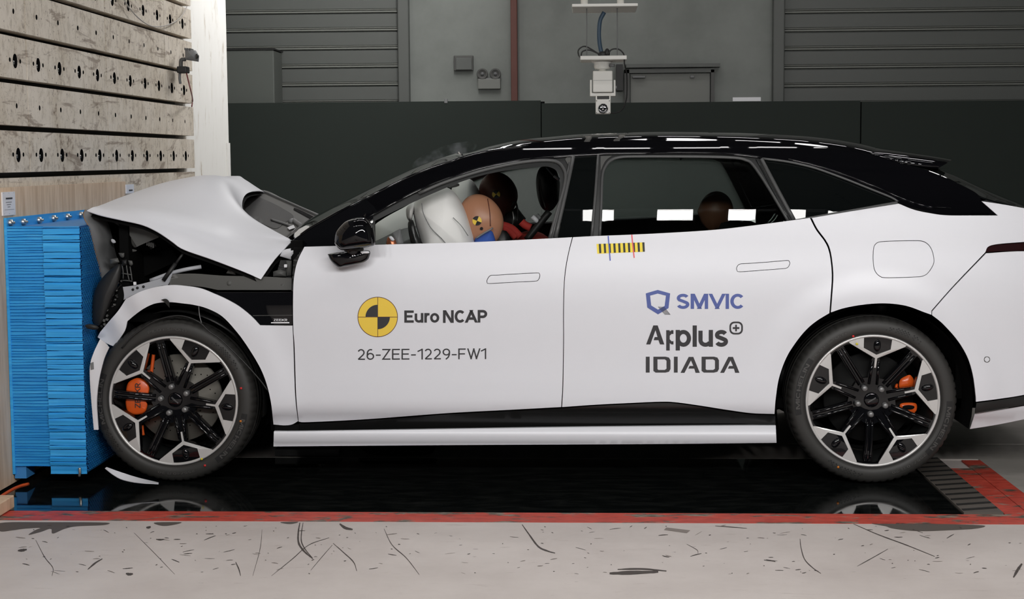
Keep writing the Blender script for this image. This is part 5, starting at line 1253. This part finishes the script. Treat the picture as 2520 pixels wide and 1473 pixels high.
# shield logo
dr = lambda loops, mat, name='decal_shape', f=DF: dd(loops, mat, name, rdoor, f)
dr([pg((697, 595), (805, 563), (918, 595), (903, 728), (808, 785), (710, 722)), pg((736, 615), (805, 596), (880, 615), (868, 708), (808, 742), (746, 704))], 'print_blue', 'logo_shield')
for k in range(5):
    dr([pg((812+k*12-4, 715), (812+k*12+1, 715), (876+k*11+1, 788), (876+k*11-4, 788))], 'print_dark', 'logo_line', DF2)
sub(letters('decal_lettering', 'SMVIC', (1665.5, 722.4, 1829, 759.6), DF, 'print_blue', None, .19), rdoor)
dr([pg((700, 1057), (765, 885), (805, 885), (865, 1057), (826, 1057), (812, 1018), (768, 1018), (778, 990), (803, 990), (785, 928), (738, 1057))], 'print_dark', 'decal_letter')
dr([pg((882, 928), (914, 928), (914, 940), (930, 928), (948, 928), (948, 962), (930, 962), (914, 978), (914, 1010), (930, 1028), (948, 1028), (948, 1057), (930, 1057), (914, 1045), (914, 1112), (882, 1112))], 'print_dark', 'decal_letter')
a, b = c8(968, 885), c8(1443, 1112)
sub(letters('decal_lettering', 'plus', (a.x, a.y, b.x, b.y), DF, 'print_dark', None, .19), rdoor)
def rr(x0, y0, x1, y1, r, n=6):
    out = []
    for cx, cy, a0 in ((x1-r, y0+r, -PI/2), (x1-r, y1-r, 0), (x0+r, y1-r, PI/2), (x0+r, y0+r, PI)):
        out += [c8(cx+r*math.cos(a0+PI/2*i/n), cy+r*math.sin(a0+PI/2*i/n)) for i in range(n+1)]
    return out
dr([rr(1455, 850, 1577, 967, 44), rr(1470, 865, 1562, 952, 32)], 'print_dark', 'logo_ring')
dr([pg((1485, 900), (1507, 900), (1507, 878), (1523, 878), (1523, 900), (1545, 900), (1545, 917), (1523, 917), (1523, 938), (1507, 938), (1507, 917), (1485, 917))], 'print_dark', 'logo_plus')
for x0, x1 in ((697, 732), (952, 986)): dr([pg((x0, 1168), (x1, 1168), (x1, 1312), (x0, 1312))], 'print_dark', 'decal_letter')
for x0, x1 in ((766, 921), (1203, 1360)):
    o_ = pg((x0, 1168), (x1-45, 1168), (x1-14, 1176), (x1, 1200), (x1, 1280), (x1-14, 1304), (x1-45, 1312), (x0+20, 1312), (x0, 1296)); i_ = pg((x0+37, 1192), (x1-52, 1192), (x1-36, 1204), (x1-36, 1276), (x1-52, 1288), (x0+46, 1288), (x0+37, 1280))
    dr([o_, i_], 'print_dark', 'decal_letter')
for x in (0, 359): dr([pg((1012+x, 1314), (1086+x, 1170), (1128+x, 1170), (1187+x, 1314), (1148+x, 1314), (1136+x, 1276), (1082+x, 1276), (1094+x, 1252), (1128+x, 1252), (1106+x, 1202), (1048+x, 1314))], 'print_dark', 'decal_letter')
# yellow tape with black bars, blue and red dashes
tape = [(1468, 600), (1586, 596), (1587, 619), (1470, 624)]
dr([[Vector(p) for p in tape]], 'yellow_tape', 'marker_tape')
for k in range(10):
    x = 1473.5+11.9*k; y = 600-.034*(x-1468)
    dr([[Vector((x, y)), Vector((x+5.2, y-.2)), Vector((x+6.4, y+22.6)), Vector((x+1.4, y+22.8))]], 'print_black', 'tape_bar', DF2)
dr([[Vector((1495.5, 580)), Vector((1498, 580)), Vector((1503, 641)), Vector((1500.5, 641))]], 'tape_blue', 'tape_line', DF3)
dr([[Vector((1553.5, 577)), Vector((1556, 577)), Vector((1562, 634)), Vector((1559.5, 634))]], 'tape_red', 'tape_line', DF3)
# ---------------------------------------------------------------- cabin
cc(loft('dashboard', [[Vector((-1.0, YC+t, .98-.1*abs(t))) for t in (-.72, -.4, 0, .4, .72)], [Vector((-.82, YC+t, 1.05-.08*abs(t))) for t in (-.72, -.4, 0, .4, .72)], [Vector((-.62, YC+t, 1.02-.08*abs(t))) for t in (-.72, -.4, 0, .4, .72)], [Vector((-.58, YC+t, .8)) for t in (-.72, -.4, 0, .4, .72)]], 16, 5, 'dark_plastic', None, .01))
cc(box('cabin_floor', (.45, YC, .32), (2.6, 1.5, .04), 'dark')); cc(box('rear_bulkhead', (1.62, YC, .72), (.05, 1.5, .6), 'dark'))
cc(box('parcel_shelf', (1.75, YC, .98), (.5, 1.3, .03), 'dark'))
lnr = [[Vector((p.x, p.y, p.z-.05)) for p in l] for l in lines_roof]
cc(loft('headliner', lnr, 24, 2, 'dark_plastic', None))
def seat_at(x, y, rec, z0=.42, h=.62, near=False):
    g = empty('seat', (x, y, z0)); cc(g); g.matrix_parent_inverse = Matrix.Identity(4); g.location = Vector((x, y, z0))-Vector(car.location)
    R = Matrix.Rotation(rec, 3, 'Y')
    def body(name, c, r, rot=None): return blob(name, c, r, 'seat', g, 24, 14, lambda v: Vector([math.copysign(abs(q)**.55, q) for q in v]), rot)
    body('cushion', (-.16, 0, 0), (.27, .24, .08)); body('backrest', R @ Vector((.0, 0, .36)), (.085, .24, .33), R)
    return g, R
for y in (YC-.37, YC+.37):
    g, R = seat_at(-.22, y, .30)
g = empty('seat', (0, 0, 0)); cc(g); g.matrix_parent_inverse = Matrix.Identity(4); g.location = Vector((1.15, YC, .42))-Vector(car.location)
R = Matrix.Rotation(.42, 3, 'Y'); sq5 = lambda v: Vector([math.copysign(abs(q)**.5, q) for q in v])
blob('cushion', (-.18, 0, 0), (.27, .66, .09), 'seat', g, 24, 14, sq5); blob('backrest', R @ Vector((0, 0, .34)), (.085, .66, .30), 'seat', g, 24, 14, sq5, R)
# passenger headrest as photographed
hr = cc(pillow('passenger_headrest', [(1330, 412), (1350, 409), (1366, 416), (1374, 432), (1378, 455), (1376, 490), (1362, 514), (1348, 520), (1334, 512), (1324, 490), (1319, 455), (1321, 430)], 7.5, .1, .12, 'seat', None, rings=5))
cc(tube('headrest_seam', [P(x, y, 7.39) for x, y in [(1326, 470), (1328, 440), (1334, 480), (1342, 512)]], .003, 'grey_plastic', None, 6))
cc(tube('belt_pull', [P(1344, 411, 7.3), P(1356, 425, 7.3), P(1363, 432, 7.3)], .005, 'mid_grey', None)); cc(tube('belt_tip', [P(1363, 432, 7.3), P(1377, 442, 7.3)], .008, 'label_white', None))
# airbags
ab = cc(pillow('driver_airbag', [(1015, 512), (1020, 498), (1040, 478), (1070, 466), (1097, 461), (1112, 468), (1128, 486), (1146, 520), (1158, 556), (1168, 600), (1165, 640), (1100, 660), (1045, 650), (1036, 600), (1024, 556)], 6.72, .20, .2, 'airbag', None, rings=8, sq=2.2))
sub(tube('airbag_seam', [P(x, y, 6.522) for x, y in [(1038, 500), (1042, 525), (1060, 560), (1085, 585), (1098, 600)]], .0018, 'mid_grey', None, 6), ab)
sub(tube('airbag_seam', [P(x, y, 6.53) for x, y in [(1115, 535), (1135, 555), (1152, 580)]], .0015, 'mid_grey', None, 6), ab)
cc(pillow('airbag_collar', [(1000, 512), (1012, 500), (1020, 505), (1016, 530), (1010, 545), (1001, 535)], 6.72, .14, .14, 'airbag', None, rings=5))
cc(pillow('passenger_airbag', [(1110, 470), (1120, 452), (1140, 443), (1158, 441), (1172, 456), (1182, 480), (1186, 520), (1170, 580), (1120, 600), (1095, 540)], 7.55, .26, .2, 'airbag', None, rings=7))
cc(pillow('curtain_airbag', [(920, 560), (940, 540), (990, 512), (1040, 488), (1060, 520), (1060, 640), (925, 660), (915, 610)], 7.35, .14, .3, 'airbag', None, rings=6))
sw = cc(pillow('steering_wheel', [(1004, 548), (1011, 541), (1017, 543), (1024, 566), (1038, 605), (1040, 640), (1030, 640), (1014, 605), (1006, 575)], 6.62, .03, .22, 'satin_black', None, rings=5))
cc(pillow('column_stalk', [(966, 572, 1), (985, 562, 1), (994, 600, 1), (990, 620, 1), (974, 620, 1)], 6.62, .02, .05, 'mid_grey', None, rings=3, sq=5))
cc(pillow('dash_ornament', [(952, 588), (960, 581), (970, 586), (976, 598), (976, 615), (952, 615)], 6.6, .02, .04, 'copper', None, rings=4)); cc(pillow('dash_button', [(957, 583), (964, 581), (971, 590), (964, 592)], 6.575, .006, .01, 'label_white', None, rings=3, step=3))
cc(pillow('roof_visor', [(1105, 458), (1125, 450), (1130, 457), (1110, 462)], 6.75, .02, .2, 'mid_grey', None, rings=3))

# ---------------------------------------------------------------- crash test dummies
def dummy(name, lab, head_c, hr, tilt, skin, cloth, torso, dots=None, arm=None):
    g = empty(name, torso[0], lab, 'dummy')
    RY = Matrix.Rotation(tilt, 3, 'Y')
    def face(v):                       # looks towards -x
        x, y, z = v
        k = 1.0
        if x < 0: k += .05*math.exp(-((z+.10)**2/.03+(y)**2/.03))*1.8      # nose
        k -= .05*math.exp(-((z-.06)**2/.02+(abs(y)-.32)**2/.03))*(x < -.3)  # eyes
        k += .03*math.exp(-((z+.55)**2/.05))*(x < -.1)                      # chin
        if x > 0 and z < -.3: k -= .18*(-.3-z)                              # nape
        return Vector((x*k*(1-.12*max(0, -z)), y*k*(1-.22*max(0, -z)), z*k))
    h = ch(g, blob('head', head_c, hr, skin, None, 40, 28, face, RY))
    neck_b = Vector(torso[1]); hc = Vector(head_c)
    ch(g, tube('neck', [hc+RY @ Vector((.02, 0, -hr[2]*.8)), neck_b], .055, 'dark_plastic', None, 12))
    # torso with shoulders, arms and thighs as one skinned body
    bm = bpy.data.meshes.new('body'); pts = [Vector(p) for p in torso[2]]
    me = bpy.data.meshes.new('body'); me.from_pydata(pts, torso[3], [])
    o = bpy.data.objects.new('body', me); sc.collection.objects.link(o); me.materials.append(M[cloth])
    m = o.modifiers.new('skin', 'SKIN'); m.use_smooth_shade = True
    for v, r in zip(me.skin_vertices[0].data, torso[4]): v.radius = (r, r)
    me.skin_vertices[0].data[0].use_root = True
    s = o.modifiers.new('sub', 'SUBSURF'); s.levels = 2; s.render_levels = 2
    ch(g, o); return g
def body_pts(hip, chest, neck, yb, reach):
    """pelvis, waist, chest, neck base, two shoulders, elbows, hands, knees"""
    hip, chest, neck = Vector(hip), Vector(chest), Vector(neck)
    pts = [hip, hip.lerp(chest, .5), chest, neck]; ed = [(0, 1), (1, 2), (2, 3)]; rad = [.15, .14, .16, .06]
    for s in (-1, 1):
        k = len(pts); sh = chest+Vector((.02, s*.19, .10)); el = sh+Vector((-.18, s*.03, -.20)); ha = el+Vector((reach, -s*.04, .06))
        pts += [sh, el, ha]; ed += [(2, k), (k, k+1), (k+1, k+2)]; rad += [.07, .05, .035]
        k = len(pts); kn = hip+Vector((-.42, s*.12, .10)); ft = kn+Vector((-.16, 0, -.26))
        pts += [kn, ft]; ed += [(0, k), (k, k+1)]; rad += [.085, .05]
    return pts, ed, rad
# driver: tan head pressed into the airbag
hd = P(1186, 545, 6.74); pts, ed, rad = body_pts((-.20, 6.80, .56), (-.26, 6.80, .82), (-.38, 6.78, .98), 0, -.12)
drv = dummy('crash_test_dummy', 'tan-headed crash test dummy with its face in the white driver airbag', hd, (.098, .075, .128), -.42, 'tan_skin', 'blue_cloth', ((-.20, 6.80, .40), (-.36, 6.77, 1.0), pts, ed, rad))
def headmark(g, cx, cy, r, Y, rot=0):
    def f(d): return lambda x, y: P(x, y, Y+d)
    for q in range(4):
        a0 = rot+q*PI/2; ch(g, flat('target_quadrant', [[Vector((cx, cy))]+circ(cx, cy, r, 10, a0, a0+PI/2)], f(0), ('yellow' if q % 2 == 0 else 'print_black'), None))
# the target stickers are wrapped on the skull
def on_head(px, py, c, r, RY):
    d = ray(px, py).normalized(); o = CAM-Vector(c); Ri = RY.transposed()
    o2 = Ri @ o; d2 = Ri @ d; S = Vector((1/r[0], 1/r[1], 1/r[2])); o3 = Vector((o2.x*S.x, o2.y*S.y, o2.z*S.z)); d3 = Vector((d2.x*S.x, d2.y*S.y, d2.z*S.z))
    a = d3.dot(d3); b = 2*o3.dot(d3); c_ = o3.dot(o3)-1.06; D = b*b-4*a*c_
    if D < 0: return None
    return CAM+d*((-b-math.sqrt(D))/(2*a))
RYd = Matrix.Rotation(-.42, 3, 'Y')
def sticker(g, cx, cy, r, c, rad_, RY, rot):
    for q in range(4):
        a0 = rot+q*PI/2; L = [Vector((cx, cy))]+circ(cx, cy, r, 8, a0, a0+PI/2)
        V = [on_head(p.x, p.y, c, rad_, RY) for p in L]
        if all(V): ch(g, mk('target_sticker', V, [tuple(range(len(V)))], 'yellow' if q % 2 == 0 else 'print_black', None))
sticker(drv, 1174, 543, 11.5, hd, (.098, .075, .128), RYd, -1.2)
V = [on_head(p.x, p.y, hd, (.098, .075, .128), RYd) for p in circ(1185, 562, 4, 10)]
if all(V): ch(drv, mk('target_sticker', V, [tuple(range(10))], 'print_black', None))
ch(drv, tube('head_seam', [q for q in (on_head(x, y, hd, (.098, .075, .128), RYd) for x, y in [(1200, 489), (1203, 505), (1206, 530), (1207, 556)]) if q], .0018, 'maroon', None, 6))
ch(drv, pillow('shoulder_jacket', [(1168, 590), (1180, 578), (1205, 566), (1212, 568), (1220, 600), (1215, 640), (1165, 640)], 6.70, .05, .1, 'blue_cloth', None, rings=5))
ch(drv, tube('collar', [P(1172, 586, 6.645), P(1190, 574, 6.645), P(1206, 565, 6.65), P(1212, 561, 6.66)], .004, 'mid_grey', None, 6))
# passenger: dark head behind
hp = P(1227, 482, 7.55); pts, ed, rad = body_pts((-.14, 7.56, .56), (-.22, 7.56, .82), (-.33, 7.55, 1.0), 0, -.12)
pas = dummy('crash_test_dummy', 'dark-headed crash test dummy in red top on the far front seat', hp, (.098, .08, .122), -.3, 'dark_skin', 'red_cloth', ((-.14, 7.56, .40), (-.32, 7.55, 1.04), pts, ed, rad))
sticker(pas, 1221, 478, 10, hp, (.098, .08, .122), Matrix.Rotation(-.3, 3, 'Y'), -.9)
for pts_ in ([(1225, 552), (1245, 556), (1262, 564), (1280, 582)], [(1240, 560), (1258, 570), (1270, 584)], [(1283, 545), (1292, 553), (1306, 560)]):
    ch(pas, tube('scarf_fold', [P(x, y, 7.36) for x, y in pts_], .02, 'red_cloth', None, 8))
ch(pas, tube('neck_cable', [P(1258, 510, 7.42), P(1268, 496, 7.42), P(1274, 520, 7.42), P(1272, 545, 7.4)], .005, 'cable_black', None, 6)); ch(pas, tube('neck_cable', [P(1262, 520, 7.40), P(1264, 540, 7.40), P(1260, 556, 7.38)], .004, 'steel', None, 6))
ch(pas, tube('belt_buckle', [P(1310, 532, 7.3), P(1324, 546, 7.3)], .012, 'label_white', None, 8)); ch(pas, tube('belt_buckle', [P(1321, 528, 7.3), P(1334, 542, 7.3)], .010, 'mid_grey', None, 8))
ch(pas, tube('seat_belt', [P(1352, 520, 7.3), P(1320, 560, 7.3), P(1296, 590, 7.3)], .018, 'cable_black', None, 8))
# rear passenger
hq = P(1762, 520, 7.5); pts, ed, rad = body_pts((1.02, 7.5, .48), (1.03, 7.5, .72), (.98, 7.5, .88), 0, -.16)
rea = dummy('crash_test_dummy', 'brown-headed crash test dummy seen through the rear door window', hq, (.085, .07, .10), .1, 'brown_skin', 'seat', ((1.02, 7.5, .36), (.96, 7.5, .93), pts, ed, rad))
ch(rea, tube('head_rim_highlight', [q for q in (on_head(x, y, hq, (.085, .07, .10), Matrix.Rotation(.1, 3, 'Y')) for x, y in [(1725, 500), (1732, 490), (1744, 482), (1758, 477)]) if q], .003, 'label_white', None, 6))  # white line painted in for the bright rim light on the head
# cabin bits seen low through the rear window
cc(pillow('speaker_grille', [(1818, 535), (1826, 532), (1832, 540), (1826, 546), (1820, 543)], 7.3, .01, .02, 'mid_grey', None, rings=3, step=3))
for pts_ in ([(1890, 548), (1900, 536), (1908, 524)], [(1896, 550), (1908, 538), (1914, 528)]): cc(tube('belt_tongue', [P(x, y, 7.0) for x, y in pts_], .004, 'steel', None, 6))

# ---------------------------------------------------------------- airbag dust drifting above the windscreen
o = blob('smoke_wisp', P(1092, 384, YC), (.17, .10, .045), 'dark', None, 24, 14, rot=Matrix.Rotation(-.34, 3, 'Y'))
m = bpy.data.materials.new('smoke'); m.use_nodes = True; t = m.node_tree; t.nodes.clear()
out = t.nodes.new('ShaderNodeOutputMaterial'); vol = t.nodes.new('ShaderNodeVolumeScatter'); vol.inputs['Color'].default_value = (.85, .88, .95, 1)
tc = t.nodes.new('ShaderNodeTexCoord'); nz = t.nodes.new('ShaderNodeTexNoise'); nz.inputs['Scale'].default_value = 16; nz.inputs['Detail'].default_value = 4
rp = t.nodes.new('ShaderNodeMapRange'); rp.inputs['From Min'].default_value = .48; rp.inputs['From Max'].default_value = .75; rp.inputs['To Max'].default_value = 5.0
t.links.new(tc.outputs['Object'], nz.inputs['Vector']); t.links.new(nz.outputs['Fac'], rp.inputs['Value']); t.links.new(rp.outputs[0], vol.inputs['Density']); t.links.new(vol.outputs[0], out.inputs['Volume'])
o.data.materials[0] = m; tag(o, 'faint wisp of airbag dust above the windscreen', 'smoke', kind='stuff')
